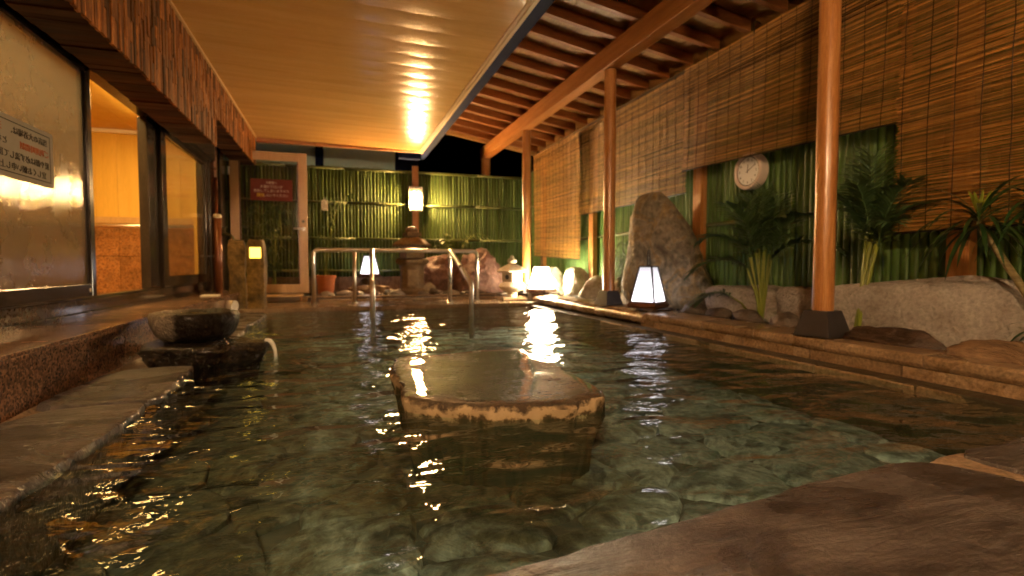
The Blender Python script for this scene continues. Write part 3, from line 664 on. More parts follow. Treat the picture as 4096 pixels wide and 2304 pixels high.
def strips(y0, y1, zb, zt, individual):
    global near_strips
    y = y0
    while y < y1:
        wd = cr.choice((.028, .032, .036)); z = zb - cr.uniform(0, .012)
        while z < zt - .01:
            h = min(cr.uniform(.09, .26), zt - z)
            if zt - z - h < .05: h = zt - z
            pr = cr.uniform(.004, .013)
            b = (-1.022, -1.022 + pr + .006, y, y + wd - .002, z, z + h - .003)
            if individual and near_strips < 300:
                part('cladding_strip', MB().box(*b), 'cladding', bh); near_strips += 1
            else: far.box(*b)
            z += h
        y += wd
strips(2.55, 5.30, 1.575, 2.20, True); strips(5.305, 7.72, 1.84, 2.20, False); strips(.4, 2.55, 1.575, 2.20, False)
def mat_clad_far():
    m = MT['cladding'].copy(); m.name = 'burnt_wood_strip_far'; nt = m.node_tree
    g = nt.nodes.new('ShaderNodeNewGeometry')
    for l in [l for l in nt.links if l.from_node.type == 'OBJECT_INFO']:
        to = l.to_socket; nt.links.remove(l); nt.links.new(g.outputs['Random Per Island'], to)
    return m
MT['cladding_far'] = mat_clad_far()
part('cladding_strips', far, 'cladding_far', bh)['kind'] = 'stuff'
y = 2.2
while y < 5.28:
    wd = cr.uniform(.05, .10); part('soffit_strip', MB().box(-1.27, -1.024, y, y + wd - .003, 1.572 + cr.uniform(0, .012), 1.60), 'soffit', bh); y += wd
y = 5.31
while y < 7.7:
    wd = cr.uniform(.06, .11); part('soffit_strip', MB().box(-1.27, -1.024, y, y + wd - .003, 1.832 + cr.uniform(0, .012), 1.86), 'soffit', bh); y += wd
part('fascia_end', MB().box(-1.27, -1.0, 5.296, 5.3035, 1.60, 1.85), 'cladding', bh)
# room behind the glass
x = -1.46
while x > -3.2:
    part('wall_panel', MB().box(x - .198, x, 6.80, 6.82, 1.03, 1.97), 'panel', bh, bevel=.003); x -= .2
yv = 6.79
while yv > -.9:
    part('wall_panel', MB().box(-3.22, -3.2, yv - .298, yv, 1.03, 1.97), 'panel', bh, bevel=.003); yv -= .3
for (zz0, zz1) in ((.2, .60), (.605, .955)):
    x = -1.46
    while x > -3.2:
        part('wall_tile', MB().box(x - .396, x, 6.80, 6.82, zz0, zz1), 'granite_in', bh, bevel=.002); x -= .4
    yv = 6.79
    while yv > -.9:
        part('wall_tile', MB().box(-3.22, -3.2, yv - .496, yv, zz0, zz1), 'granite_in', bh, bevel=.002); yv -= .5
part('dado_rail', MB().box(-3.2, -1.46, 6.765, 6.82, .957, 1.028).box(-3.22, -3.165, -1, 6.762, .957, 1.028), 'doorwood', bh, bevel=.006)
part('cornice', MB().box(-3.2, -1.46, 6.74, 6.80, 1.93, 1.968), 'white', bh, bevel=.004)
part('room_handrail', MB().tube([(-3.1, 6.68, .93), (-1.5, 6.68, .93)], .019, 10), 'steel', bh, smooth=True)
x = -1.46
while x > -3.2:
    part('ceiling_panel', MB().box(x - .293, x, -1, 6.8, 1.972, 1.99), 'panel', bh, bevel=.003); x -= .295
part('room_floor', MB().box(-3.25, -1.5, -1, 6.85, .17, .198), 'granite_in', bh)
part('room_end_wall', MB().box(-3.25, -1.46, -1.05, -1.0, .2, 1.99), 'panel', bh)
for (cx_, cy_) in ((-1.58, 2.4), (-1.58, 4.9)):
    part('room_ceiling_lamp', MB().box(cx_ - .12, cx_ + .12, cy_ - 1.15, cy_ + 1.15, 1.93, 1.965), 'roomlamp', bh, bevel=.01)

# sliding windows
def window(y0, y1, xc, zb, zt, glass, label, st=.10, rail=.075, knob=True):
    t = thing('sliding_window', (xc, (y0 + y1) / 2, zb), label, 'window', 'windows of the bathhouse')
    for (a, b) in ((y0, y0 + st), (y1 - st, y1)):
        s_ = part('stile', MB().box(xc - .022, xc + .022, a, b, zb, zt), 'dkframe', t, bevel=.006)
    part('bottom_rail', MB().box(xc - .021, xc + .021, y0 + st, y1 - st, zb, zb + rail), 'dkframe', t, bevel=.005)
    part('top_rail', MB().box(xc - .021, xc + .021, y0 + st, y1 - st, zt - .05, zt), 'dkframe', t, bevel=.005)
    part('pane', MB().box(xc - .003, xc + .003, y0 + st, y1 - st, zb + rail, zt - .05), glass, t)
    part('seal', MB().box(xc + .0035, xc + .0075, y1 - st - .012, y1 - st - .001, zb + rail, zt - .05), 'black', t)
    return t
w1 = window(.9, 3.655, -1.352, .322, 1.638, 'glass_haze', 'large left sliding window with filmed scratched glass and dark bronze frame', .06)
part('screw_cap', MB().tube([(-1.330, 3.56, .36), (-1.326, 3.56, .36)], .012, 12), 'steel', w1, smooth=True)
w2 = window(4.97, 6.60, -1.365, .322, 1.638, 'glass_mid', 'narrower misted window right of the open gap, granite dado seen through it', .13, .09)
# notice stuck to the inside of the left pane, read from behind
ns = thing('window_notice', (-1.36, 2.75, 1.0), 'laminated paper notice seen mirrored through the left window pane', 'notice')
part('sheet', MB().box(-1.3475, -1.3465, 2.05, 3.245, .885, 1.155), 'paper', ns)
part('border', MB().box(-1.3463, -1.3459, 2.05, 3.215, 1.130, 1.134).box(-1.3463, -1.3459, 2.05, 3.215, .907, .911).box(-1.3463, -1.3459, 3.211, 3.215, .911, 1.130), 'ink', ns)
def on_left(y, z, x=-1.3455): # text plane facing +X, mirrored: right edge of the sheet is its start
    return Matrix(((0, 0, 1, x), (1, 0, 0, y), (0, 1, 0, z), (0, 0, 0, 1))) @ Matrix.Diagonal((-1, 1, 1, 1))
for (yy, zz, tx, mt) in ((3.19, 1.095, '当店の大浴場は、', 'ink'), (2.82, 1.095, '天然温泉につき', 'inkred'), (3.20, 1.040, 'ご利用時間制', 'inkred'), (2.86, 1.040, 'となります。', 'ink'), (3.20, .985, '髪や顔は必ず流して頂きます様', 'ink'), (3.17, .935, '宜しくお願い申し上げます。', 'ink')):
    text_mesh(tx, .036, mt, ns, on_left(yy, zz), 'lettering', 'LEFT', 1.15)

# ================================================================== CEILING over the left half
ceil = link('ceiling', MB().box(-1.02, 1.22, -2.6, 7.86, 2.262, 2.30).mesh('ceiling', 'plaster')); ceil['kind'] = 'structure'
def ceil_z(x): return 2.215 - .02 * (x + 1.0)
yb = 3.342 - .236 * 25
shared = None
def board_mesh():
    mb = MB(); K = 6
    for xx in (-1.0, 1.165):
        for k in range(K + 1):
            t = k / K; u = (t - .5) * 2
            mb.v.append((xx, t * .2345, ceil_z(xx) - .0042 * (1 - u * u)))
        mb.v.append((xx, .2345, ceil_z(xx) + .012)); mb.v.append((xx, 0, ceil_z(xx) + .012))
    n = K + 3
    for i in range(n): mb.f.append((i, (i + 1) % n, n + (i + 1) % n, n + i))
    mb.f.append(tuple(range(n))); mb.f.append(tuple(range(2 * n - 1, n - 1, -1)))
    me = mb.mesh('ceiling_board', 'ceil', (0, 0, 0), True)
    bm = bmesh.new(); bm.from_mesh(me); bmesh.ops.recalc_face_normals(bm, faces=bm.faces)
    for e in bm.edges: e.smooth = not (len(e.link_faces) == 2 and e.calc_face_angle(0) > .5)
    bm.to_mesh(me); bm.free(); return me
bme = board_mesh()
while yb < 7.72:
    o = link('ceiling_board', bme, ceil, (0, yb, 0)); yb += .236
part('ceiling_end_board', MB().box(-1.0, 1.2, 7.742, 7.80, 2.155, 2.26), 'beam', ceil, bevel=.004)
part('ceiling_trim', MB().box(1.166, 1.19, -2.6, 7.80, 2.158, 2.20).box(1.1905, 1.222, -2.6, 7.80, 2.150, 2.20), 'trim', ceil, bevel=.004)
part('ceiling_trim', MB().box(-1.012, -.99, -1.2, 7.74, 2.196, 2.214), 'trim', ceil, bevel=.004)
gut = thing('steel_girder', (1.27, 3, 2.2), 'dark blue steel girder along the outer edge of the board ceiling', 'girder')
part('flange', MB().box(1.224, 1.325, -1.2, 8.3, 2.165, 2.178), 'blue', gut, bevel=.003)
part('web', MB().box(1.224, 1.24, -1.2, 8.3, 2.18, 2.40), 'blue', gut)
part('upper_flange', MB().box(1.224, 1.33, -1.2, 8.3, 2.402, 2.415), 'blue', gut)
part('cross_girder', MB().box(.9, 1.222, 7.95, 8.05, 2.10, 2.32), 'blue', gut)

# ================================================================== LEAN-TO ROOF (right)
SL = -.166
def rz_(x): return 2.545 + SL * (x - 2.45)      # underside of the rafters
roof = thing('timber_roof', (2.4, 4.0, 2.5), 'sloping open timber roof with exposed rafters over the right side of the pool', 'roof')
def rafter_mesh():
    mb = MB(); vs = []
    for xx in (1.05, 3.22):
        for (dy, dz) in ((-.027, -.012), (.027, -.012), (.027, .085), (-.027, .085)): vs.append((xx - 2.4, dy, rz_(xx) + dz - 2.5))
    mb.add(vs, [(0, 1, 2, 3), (7, 6, 5, 4), (0, 4, 5, 1), (1, 5, 6, 2), (2, 6, 7, 3), (3, 7, 4, 0)])
    return mb.mesh('rafter', 'rafter', (0, 0, 0), False, .003)
rme = rafter_mesh(); yv = 4.238 - .3655 * 12
while yv < 8.4:
    link('rafter', rme, roof, (0, yv - 4.0, 0)); yv += .3655
x = 1.05; i = 0
while x < 3.3:
    mb = MB(); vs = []
    for yy_ in (-.5, 8.5):
        for (xx, dz) in ((x, .0855), (x + .176, .0855), (x + .176, .10), (x, .10)): vs.append((xx, yy_, rz_(xx) + dz))
    mb.add(vs, [(0, 1, 2, 3), (7, 6, 5, 4), (0, 4, 5, 1), (1, 5, 6, 2), (2, 6, 7, 3), (3, 7, 4, 0)])
    part('roof_board', mb, 'deck', roof); x += .18
mb = MB(); vs = []
for yy_ in (-.6, 8.55):
    for (xx, dz) in ((1.0, .102), (3.34, .102), (3.34, .125), (1.0, .125)): vs.append((xx, yy_, rz_(xx) + dz))
mb.add(vs, [(0, 1, 2, 3), (7, 6, 5, 4), (0, 4, 5, 1), (1, 5, 6, 2), (2, 6, 7, 3), (3, 7, 4, 0)])
part('roof_cover', mb, 'plaster', roof)
part('beam', MB().box(2.385, 2.515, -1, 8.85, 2.335, 2.523), 'beam', roof, bevel=.006)
part('eaves_beam', MB().box(3.24, 3.30, -1, 8.5, 2.36, 2.405), 'plaster', roof, bevel=.004)
mb = MB(); vs = []
for yy_ in (8.50, 8.53):
    for (xx, dz) in ((1.05, -.01), (3.3, -.01), (3.3, .09), (1.05, .09)): vs.append((xx, yy_, rz_(xx) + dz))
mb.add(vs, [(0, 1, 2, 3), (7, 6, 5, 4), (0, 4, 5, 1), (1, 5, 6, 2), (2, 6, 7, 3), (3, 7, 4, 0)])
part('barge_board', mb, 'trim', roof)
for (px_, py_, r_, lab, foot) in ((2.455, 2.10, .050, 'thick round cedar post in the right foreground on a black footing', True), (2.46, 4.42, .054, 'cedar post standing between the near paper lantern and the white rocks', True), (2.47, 6.73, .056, 'cedar post beside the glowing far paper lantern', True), (2.45, 8.72, .075, 'short far cedar post under the beam end above the bamboo fence', False)):
    t = thing('cedar_post', (px_, py_, .12), lab, 'post', 'posts carrying the timber roof')
    zb = .262 if foot else .0
    pts = [(px_ + .0, py_, zb + (2.334 - zb) * k / 10) for k in range(11)]
    rr = [r_ * (1.03 - .02 * k / 10 + .01 * math.sin(k * 1.9)) for k in range(11)]
    part('shaft', MB().tube(pts, rr, 20), 'post', t, ang=45)
    if foot:
        part('footing', MB().frustum((px_, py_), (.100), .064, .126, .262, R(8)), 'footing', t, bevel=.004)
        if py_ < 3:
            pass

# ================================================================== FENCES
bf = thing('bamboo_fence', (1.0, 8.5, .3), 'green bamboo pole fence across the far end with three horizontal rails', 'fence')
def pole_mesh(h, r, half=False, mat='bamboo', seed=0):
    prof = []; r2 = random.Random(seed); nodes = []; z = r2.uniform(.1, .3)
    while z < h: nodes.append(z); z += r2.uniform(.28, .42)
    prof.append((r, 0))
    for z in nodes:
        prof += [(r, z - .012), (r * 1.07, z - .003), (r * 1.07, z + .003), (r * .985, z + .012)]
    prof = [p for p in prof if p[1] < h] + [(r, h)]
    return MB().lathe((0, 0, 0), prof, 10).mesh('bamboo_pole', mat, (0, 0, 0), True)
pm = [pole_mesh(1.68, .0235, seed=s_) for s_ in range(4)]
x = -1.6; i = 0; fr_ = random.Random(5)
while x < 3.16:
    o = link('bamboo_pole', pm[fr_.randrange(4)], bf, (x - 1.0, fr_.uniform(-.004, .004), .33 - .3 + fr_.uniform(-.008, .008))); o.rotation_euler.z = fr_.uniform(0, 6); o.rotation_euler.x = fr_.uniform(-.004, .004); x += .0505
for z in (.42, .915, 1.465, 1.985):
    xs = -1.6
    while xs < 3.1:
        L = fr_.uniform(.8, 1.2); xe = min(xs + L, 3.18)
        part('rail', MB().tube([(xs, 8.452, z + fr_.uniform(-.006, .006)), ((xs + xe) / 2, 8.452, z), (xe - .004, 8.452, z + fr_.uniform(-.006, .006))], .021, 10), 'bamboorail', bf, smooth=True); xs = xe
part('backing', MB().box(-1.7, 3.3, 8.56, 8.59, .05, 2.0), 'plaster', bf)
part('footboard', MB().box(-1.6, 3.18, 8.47, 8.53, .1, .325), 'brownrock', bf, bevel=.006)
rf = thing('bamboo_panel_fence', (3.2, 4.0, .3), 'glossy green split bamboo fence along the right side behind the palms and blinds', 'fence')
def half_mesh(h, wd, seed):
    r2 = random.Random(seed); mb = MB(); K = 6; zs = [0, h]; z = r2.uniform(.1, .35); rows = [(0, 1)]
    while z < h - .02:
        rows += [(z - .008, 1), (z, 1.25), (z + .008, .97)]; z += r2.uniform(.3, .45)
    rows.append((h, 1))
    for (z, k) in rows:
        for q in range(K + 1):
            a = math.pi * q / K; mb.v.append((-math.sin(a) * .016 * k, -math.cos(a) * wd / 2, z))
    for r3 in range(len(rows) - 1):
        for q in range(K): a = r3 * (K + 1) + q; mb.f.append((a, a + 1, a + K + 2, a + K + 1))
    return mb.mesh('bamboo_strip', 'bamboo2', (0, 0, 0), True)
hm = [half_mesh(1.95, .052, 30 + s_) for s_ in range(4)]
yv = .75; 
while yv < 8.45:
    o = link('bamboo_strip', hm[fr_.randrange(4)], rf, (fr_.uniform(-.003, .003), yv - 4.0, -.16)); yv += .0535
part('backing', MB().box(3.215, 3.25, -.6, 8.6, .1, 2.12), 'plaster', rf)
for z in (.86, 1.50):
    part('rail', MB().tube([(3.172, 3.0, z), (3.172, 5.0, z + .01), (3.172, 8.4, z)], .017, 8), 'bamboorail', rf, smooth=True)
for yv in (1.86, 3.97, 6.05, 7.75):
    part('fence_post', MB().box(3.10, 3.165, yv - .055, yv + .055, .1, 2.2), 'post', rf, bevel=.004)

# ================================================================== REED BLINDS
def blind(y0, y1, zb0, zb1, zt, xc, seed, label, wav=.012):
    t = thing('reed_blind', (xc, (y0 + y1) / 2, zt), label, 'blind', 'reed blinds hanging along the right side')
    r2 = random.Random(seed); vs = []; fs = []; tint = []
    n = int((zt - min(zb0, zb1)) / .0072); base = Vector((xc, (y0 + y1) / 2, zt)); seg = max(6, int((y1 - y0) / .13))
    def bx(y, z):
        d = (zt - z)
        return xc + noise.noise(Vector((y * 1.6, z * 1.2, seed))) * wav * min(1, d * 1.5) + .02 * math.sin(d * 1.1 + seed) * min(1, d)
    for i in range(n):
        f = i / (n - 1)
        rr = r2.uniform(.0024, .0036); ya = y0 + r2.uniform(-.012, .012); yb_ = y1 + r2.uniform(-.012, .012)
        tt = r2.choice((.45, .62, .78, .85, .95, 1, 1, 1.05, 1.2)) * r2.uniform(.8, 1.12)
        k0 = len(vs); dz1 = r2.uniform(-.0025, .0025); dz2 = r2.uniform(-.0025, .0025); t2 = tt
        for q in range(seg + 1):
            u = q / seg; y = ya + (yb_ - ya) * u
            zb = zb0 + (zb1 - zb0) * u
            z = zt - f * (zt - zb) + dz1 * (1 - u) + dz2 * u + noise.noise(Vector((y * 1.3, i * .04, seed))) * .006
            x = bx(y, z)
            for (ax_, az_) in ((-1, 0), (.5, .87), (.5, -.87)): vs.append((x + ax_ * rr - base.x, y - base.y, z + az_ * rr * 1.1 - base.z))
            if r2.random() < .28: t2 = tt * r2.uniform(.45, 1.3)
            tint += [t2] * 3
        for q in range(seg):
            a = k0 + q * 3
            for e in range(3): b = (e + 1) % 3; fs.append((a + e, a + b, a + 3 + b, a + 3 + e))
    me = bpy.data.meshes.new('reeds'); me.from_pydata(vs, [], fs); me.materials.append(MT['reed'])
    at = me.color_attributes.new('tint', 'FLOAT_COLOR', 'POINT')
    at.data.foreach_set('color', [c for tv in tint for c in (tv, tv * .97, tv * .93, 1)])
    me.polygons.foreach_set('use_smooth', [True] * len(me.polygons))
    o = link('reeds', me, t); o['kind'] = 'stuff'
    y = y0 + .03; ys = []
    while y < y1: ys.append(y); y += .125 + r2.uniform(-.012, .012)
    for y in ys:
        u = (y - y0) / (y1 - y0); zb = zb0 + (zb1 - zb0) * u; pts = []
        for k in range(13):
            z = zt + .005 - (zt + .01 - zb) * k / 12; pts.append((bx(y, z) - .0055, y + r2.uniform(-.004, .004), z))
        part('cord', MB().tube(pts, .0022, 4), 'cord', t)
    part('bottom_bar', MB().tube([(bx(y0, zb0) - .001, y0, zb0 - .006), (bx((y0 + y1) / 2, (zb0 + zb1) / 2) - .001, (y0 + y1) / 2, (zb0 + zb1) / 2 - .006), (bx(y1, zb1) - .001, y1, zb1 - .006)], .006, 6), 'reed', t)
    for y in ys[1::4]:
        part('hook', MB().tube([(xc - .01, y, zt - .02), (xc - .012, y, zt + .05), (xc + .02, y + .01, zt + .075), (xc + .065, y + .01, zt + .06)], .0035, 5), 'brass', t)
    return t
blind(6.17, 7.85, .585, .66, 2.24, 3.00, 1, 'longest far reed blind beside the far cedar post')
blind(4.05, 6.20, 1.17, 1.165, 2.25, 3.03, 2, 'reed blind above the tall standing rock, second from the far end')
blind(2.04, 4.02, 1.30, 1.36, 2.26, 2.99, 3, 'short reed blind above the wall clock')
blind(.55, 2.08, .70, .685, 2.30, 2.96, 4, 'long dark reed blind at the right edge behind the dracaena', .016)

# ================================================================== LAMPS
def wall_lamp(x, y, z, face, mat, label, plabel):
    p = single('lamp_post', MB().box(x - .05, x + .05, y - .02, y + .02, .03, 2.08), 'post', (x, y, .03), plabel, 'post', 'boards carrying the wall lamps', bevel=.004)
    yy = y + face * .12
    t = thing('wall_lamp', (x, yy, z - .16), label, 'wall lamp', 'paper wall lamps')
    for s_ in (-1, 1):
        prof = [(.020, -.15), (.026, -.12), (.0335, -.06), (.033, .0), (.027, .07), (.0245, .15)]
        part('shade', MB().lathe((x + s_ * .034, yy, z), prof, 16), mat, t, smooth=True)
    part('cap', MB().box(x - .07, x + .07, yy - .045, yy + .045, z + .152, z + .162), 'black', t, bevel=.003)
    part('cap', MB().box(x - .06, x + .06, yy - .035, yy + .035, z - .162, z - .152), 'black', t, bevel=.003)
    yp = yy - face * .047
    part('back_plate', MB().box(x - .105, x + .105, yp - .003, yp + .003, z - .19, z + .19), 'steel', t, bevel=.002)
    part('bracket', MB().box(x - .02, x + .02, min(yp, y) + .004, max(yp, y) - .004, z - .05, z + .05), 'black', t)
wall_lamp(1.20, 8.42, 1.555, -1, 'lamp', 'glowing twin-shade wall lamp on the upright board before the far bamboo fence', 'upright orange board carrying the glowing lamp at the far fence')
wall_lamp(-.80, -1.55, 1.86, 1, 'lamp_rear', 'brighter wall lamp on the left board behind the photographer', 'left upright board with a lamp behind the photographer')
wall_lamp(1.55, -1.25, 1.62, 1, 'lamp_side', 'weaker wall lamp on the right board behind the photographer', 'right upright board with a lamp behind the photographer')
single('bounce_wall', MB().box(-3.3, 3.3, -2.65, -2.55, -.3, 2.3), 'deck', (0, -2.6, -.3), 'pale boarded bounce wall added unseen behind the photographer', 'wall')  # added out of view to bounce fill light over the pool

def lantern(c, hb, ht, h, rz, mat, label, handle=.12):
    t = thing('paper_lantern', c, label, 'lantern', 'portable paper lanterns')
    x, y, z = c
    part('base', MB().frustum((x, y), hb * 1.16, hb * 1.20, z, z + .016, rz).frustum((x, y), hb * 1.24, hb * 1.10, z + .0165, z + .045, rz), 'lwood', t, bevel=.003)
    ca, sa = math.cos(rz), math.sin(rz)
    def P(u, v, f): # corner at height fraction f
        k = hb + (ht - hb) * f; return Vector((x + (u * ca - v * sa) * k, y + (u * sa + v * ca) * k, z + .047 + (h - .047) * f))
    cs = [(-1, -1), (1, -1), (1, 1), (-1, 1)]
    for i in range(4):
        a, b = cs[i], cs[(i + 1) % 4]
        A, B, C_, D = P(*a, .02), P(*b, .02), P(*b, .98), P(*a, .98)
        n = (B - A).cross(D - A).normalized() * -.003
        part('paper_panel', MB().add([A + n, B + n, C_ + n, D + n, A + n * 2, B + n * 2, C_ + n * 2, D + n * 2], [(0, 1, 2, 3), (7, 6, 5, 4), (0, 4, 5, 1), (1, 5, 6, 2), (2, 6, 7, 3), (3, 7, 4, 0)]), mat, t)
        part('corner_bar', MB().tube([P(*a, 0), P(*a, 1)], .0085, 4), 'black', t)
        part('frame_bar', MB().tube([P(*a, 1), P(*b, 1)], .006, 4), 'black', t)
        part('frame_bar', MB().tube([P(*a, 0), P(*b, 0)], .006, 4), 'black', t)
    part('top_plate', MB().frustum((x, y), ht * .98, ht * .98, z + h - .004, z + h + .004, rz), 'black', t)
    hp = [Vector((x - .018 * ca, y - .018 * sa, z + h))]
    for k in range(9):
        a = math.pi * k / 8; hp.append(Vector((x - math.cos(a) * .018 * ca, y - math.cos(a) * .018 * sa, z + h + handle + math.sin(a) * .018)))
    hp.append(Vector((x + .018 * ca, y + .018 * sa, z + h)))
    part('handle', MB().tube(hp, .0065, 6), 'black', t, smooth=True)
single('lantern_plinth', slab_mb([(2.36, 3.66), (2.66, 3.62), (2.68, 3.95), (2.40, 4.0)], .144, .122, 81, .008, .003, .01, .02, 1), 'darkrock', (2.5, 3.8, .12), 'thin dark slate under the near paper lantern', 'slate', ang=40)
lantern((2.505, 3.82, .146), .108, .056, .345, R(30), 'lp_near', 'white paper lantern with dark wood frame in front of the tall standing rock')
single('lantern_plinth', slab_mb([(2.34, 6.10), (2.72, 6.06), (2.74, 6.42), (2.36, 6.46)], .154, .05, 82, .012, .004, .014, .03, 1), 'midrock', (2.6, 6.5, .05), 'flat grey stone under the brightest far lantern', 'plinth', ang=40)
lantern((2.50, 6.25, .156), .122, .068, .325, R(35), 'lp_far', 'brightest paper lantern glowing beside the small pale stone lantern')
single('lantern_plinth', rock_mb((.47, 8.22, .1), (.16, .13, .17), 90, cuts=8, sub=3), 'midrock', (.47, 8.22, .1), 'grey block under the far lantern behind the handrail', 'plinth', ang=40)
lantern((.47, 8.2, .325), .098, .058, .32, R(45), 'lp_back', 'small white lantern at the far fence seen through the handrail posts', .06)

# ================================================================== STONE LANTERNS
pg = thing('stone_lantern', (.99, 7.30, .1), 'weathered brown stone lantern with wide cap below the wall lamp', 'stone lantern', 'stone lanterns')
X0, Y0 = .99, 7.30
part('pedestal', MB().lathe((X0, Y0, 0), [(.20, .10), (.205, .16), (.17, .19), (.16, .32), (.165, .46), (.185, .50)], 12), 'lantstone', pg, ang=40)
part('carved_panel', MB().box(X0 - .09, X0 + .06, Y0 - .172, Y0 - .14, .22, .44), 'lantstone', pg, bevel=.012)
part('platform', MB().lathe((X0, Y0, 0), [(.17, .502), (.225, .535), (.235, .575), (.20, .60)], 6), 'lantstone', pg, bevel=.012)
fb = part('fire_box', MB().frustum((X0, Y0), .135, .128, .602, .762, R(12)), 'lantstone', pg, bevel=.01)
part('opening', MB().box(X0 - .075, X0 + .075, Y0 - .162, Y0 - .125, .63, .735), 'lantstone', fb, bevel=.012)
part('cap', MB().lathe((X0, Y0, 0), [(.265, .764), (.27, .79), (.21, .835), (.14, .875), (.10, .89)], 6), 'lantstone', pg, bevel=.012)
part('finial', MB().frustum((X0, Y0), .105, .095, .902, .955, R(12)).lathe((X0, Y0, 0), [(.09, .957), (.095, .99), (.07, 1.025), (.03, 1.04)], 10), 'lantstone', pg, bevel=.006)
yk = thing('snow_lantern', (2.20, 6.55, .046), 'small pale stone lantern with broad roof beside the brightest paper lantern', 'stone lantern', 'stone lanterns')
X0, Y0 = 2.20, 6.55
part('foot_slab', MB().box(X0 - .16, X0 + .16, Y0 - .12, Y0 + .12, .047, .085), 'coping', yk, bevel=.008)
part('foot', MB().lathe((X0, Y0, 0), [(.075, .086), (.06, .12), (.07, .15)], 12), 'yukistone', yk, ang=40)
part('bowl', MB().lathe((X0, Y0, 0), [(.08, .152), (.155, .185), (.175, .225), (.155, .265), (.10, .282)], 18), 'yukistone', yk, ang=50)
fb = part('fire_box', MB().frustum((X0, Y0), .095, .095, .284, .412, R(30)), 'yukistone', yk, bevel=.008)
for k in range(4):
    a = R(30) + k * math.pi / 2; d = Vector((math.cos(a), math.sin(a), 0)); c_ = Vector((X0, Y0, .348)) + d * .0955
    part('round_window', MB().tube([c_, c_ + d * .004], .033, 14), 'black' if k != 0 else 'lantstone', fb)
part('roof', MB().lathe((X0, Y0, 0), [(.205, .414), (.215, .43), (.15, .475), (.075, .515), (.05, .525)], 6), 'yukistone', yk, bevel=.008)
part('finial', MB().lathe((X0, Y0, 0), [(.045, .527), (.065, .55), (.055, .585), (.025, .60), (.028, .615), (.012, .635)], 14), 'yukistone', yk, smooth=True)

# ================================================================== ROCKS
def block_mb(size, seed, power=5, fine=.05, sub=4):
    mb = rock_mb((0, 0, 0), (1, 1, 1), seed, .12, 5, sub + 1, 2.0, fine, 2.2)
    out = []
    for (x, y, z) in mb.v:
        p = Vector((x, y, z - 1)); k = (abs(p.x) ** power + abs(p.y) ** power + abs(p.z) ** power) ** (1 / power) or 1
        q = p / k * (.55 + .45 * p.length); out.append((q.x * size[0], q.y * size[1], (q.z + 1) * size[2] / 2))
    mb.v = out; return mb
def block(name, c, size, seed, mat, label, rz=0, tweak=None, group=None, power=5):
    mb = block_mb(size, seed, power)
    if tweak: mb.v = [tweak(*p) for p in mb.v]
    o = link(name, mb.mesh(name, mat, (0, 0, 0), True), None, c); o.rotation_euler.z = rz; smooth_angle(o, 55)
    return tag(o, label, 'rock', group)
rock('pink_boulder', (1.46, 7.62, .08), (.42, .30, .40), 3, 'pinkrock', 'rugged brown-pink boulder right of the tall stone lantern', rough=.3, cuts=6, sub=5, flat=.45, fine=.14)
rock('pink_boulder', (2.00, 7.42, .08), (.38, .28, .42), 8, 'pinkrock', 'larger reddish boulder behind the small pale stone lantern', rough=.28, cuts=6, sub=5, flat=.5, fine=.12)
rock('driftwood_rock', (.44, 7.72, .09), (.36, .14, .10), 12, 'brownrock', 'long low brown rock behind the left handrail post', rough=.25, fine=.1)
bed_labels = ['grey-brown stone right of the terracotta pot', 'small stone left of the long low brown rock', 'stone at the right end of the long low brown rock', 'stone just left of the tall stone lantern base', 'stone at the front right of the tall stone lantern', 'larger stone below the pale upright split stone', 'stone in front of the brown-pink boulder', 'stone between the two reddish boulders, in front of them', 'smallest stone in front of the long low brown rock', 'stone in front of the terracotta pot', 'stone in front of the larger reddish boulder']
smalls = [(.10, 7.35, .10), (.27, 7.28, .08), (.68, 7.35, .09), (.82, 7.22, .11), (1.12, 7.10, .09), (1.27, 7.16, .13), (1.50, 7.13, .10), (1.72, 7.12, .09), (.50, 7.30, .07), (-.12, 7.20, .09), (1.9, 7.08, .08)]
for i, (x, y, s_) in enumerate(smalls):
    rock('bed_stone', (x, y, .098), (s_ * 1.2, s_ * .8, s_ * .55), 100 + i, 'midrock' if i % 3 else 'greyrock', bed_labels[i], group='small stones in the far rock bed', rz=i, sub=3, cuts=6)
rock('split_stone', (1.20, 7.24, .13), (.10, .08, .10), 31, 'whiterock', 'pale upright split stone at the foot of the stone lantern', sub=3, cuts=7)

def tall_shape(x, y, z):
    t = x / .41
    if t < -.8: h = .93
    elif t < -.15: h = 1.0
    else: h = 1 - .44 * min(1, (t + .15) / 1.05) ** 1.5
    bulge = 1 + .10 * math.sin(z * 5.2 + .6) - .06 * z
    return (x * bulge - .03 * z, y * (1.08 - .30 * z), z * h)
block('standing_rock', (2.93, 4.13, .08), (.41, .17, 1.10), 27, 'standrock', 'tall olive-brown standing rock behind the near paper lantern', R(-59), tall_shape, power=4.5)
rock('foot_rock', (2.86, 3.60, .09), (.22, .14, .09), 23, 'midrock', 'flat brown rock at the right foot of the tall standing rock', rz=.6)
rock('pale_rock', (2.90, 6.85, .06), (.24, .20, .26), 41, 'whiterock', 'broad pale limestone rock right of the brightest far lantern', cuts=8, flat=.5, sub=5, fine=.08)
rock('pale_rock', (2.74, 6.42, .07), (.12, .10, .10), 42, 'whiterock', 'small pale rock low at the right foot of the brightest lantern', cuts=7, flat=.4)
rock('pale_rock', (2.96, 6.22, .06), (.18, .16, .27), 43, 'whiterock', 'brightly lit pointed white rock left of the middle cedar post', cuts=10, flat=.6, sub=5, fine=.08)
rock('pale_rock', (2.97, 5.66, .06), (.19, .20, .23), 44, 'whiterock', 'pale rock just left of and behind the middle cedar post', cuts=8, flat=.5, sub=5, fine=.08)
rock('pale_rock', (2.95, 5.05, .06), (.18, .22, .20), 45, 'whiterock', 'pale rock between the middle cedar post and the bamboo grass', cuts=7, flat=.5, sub=5, fine=.08)
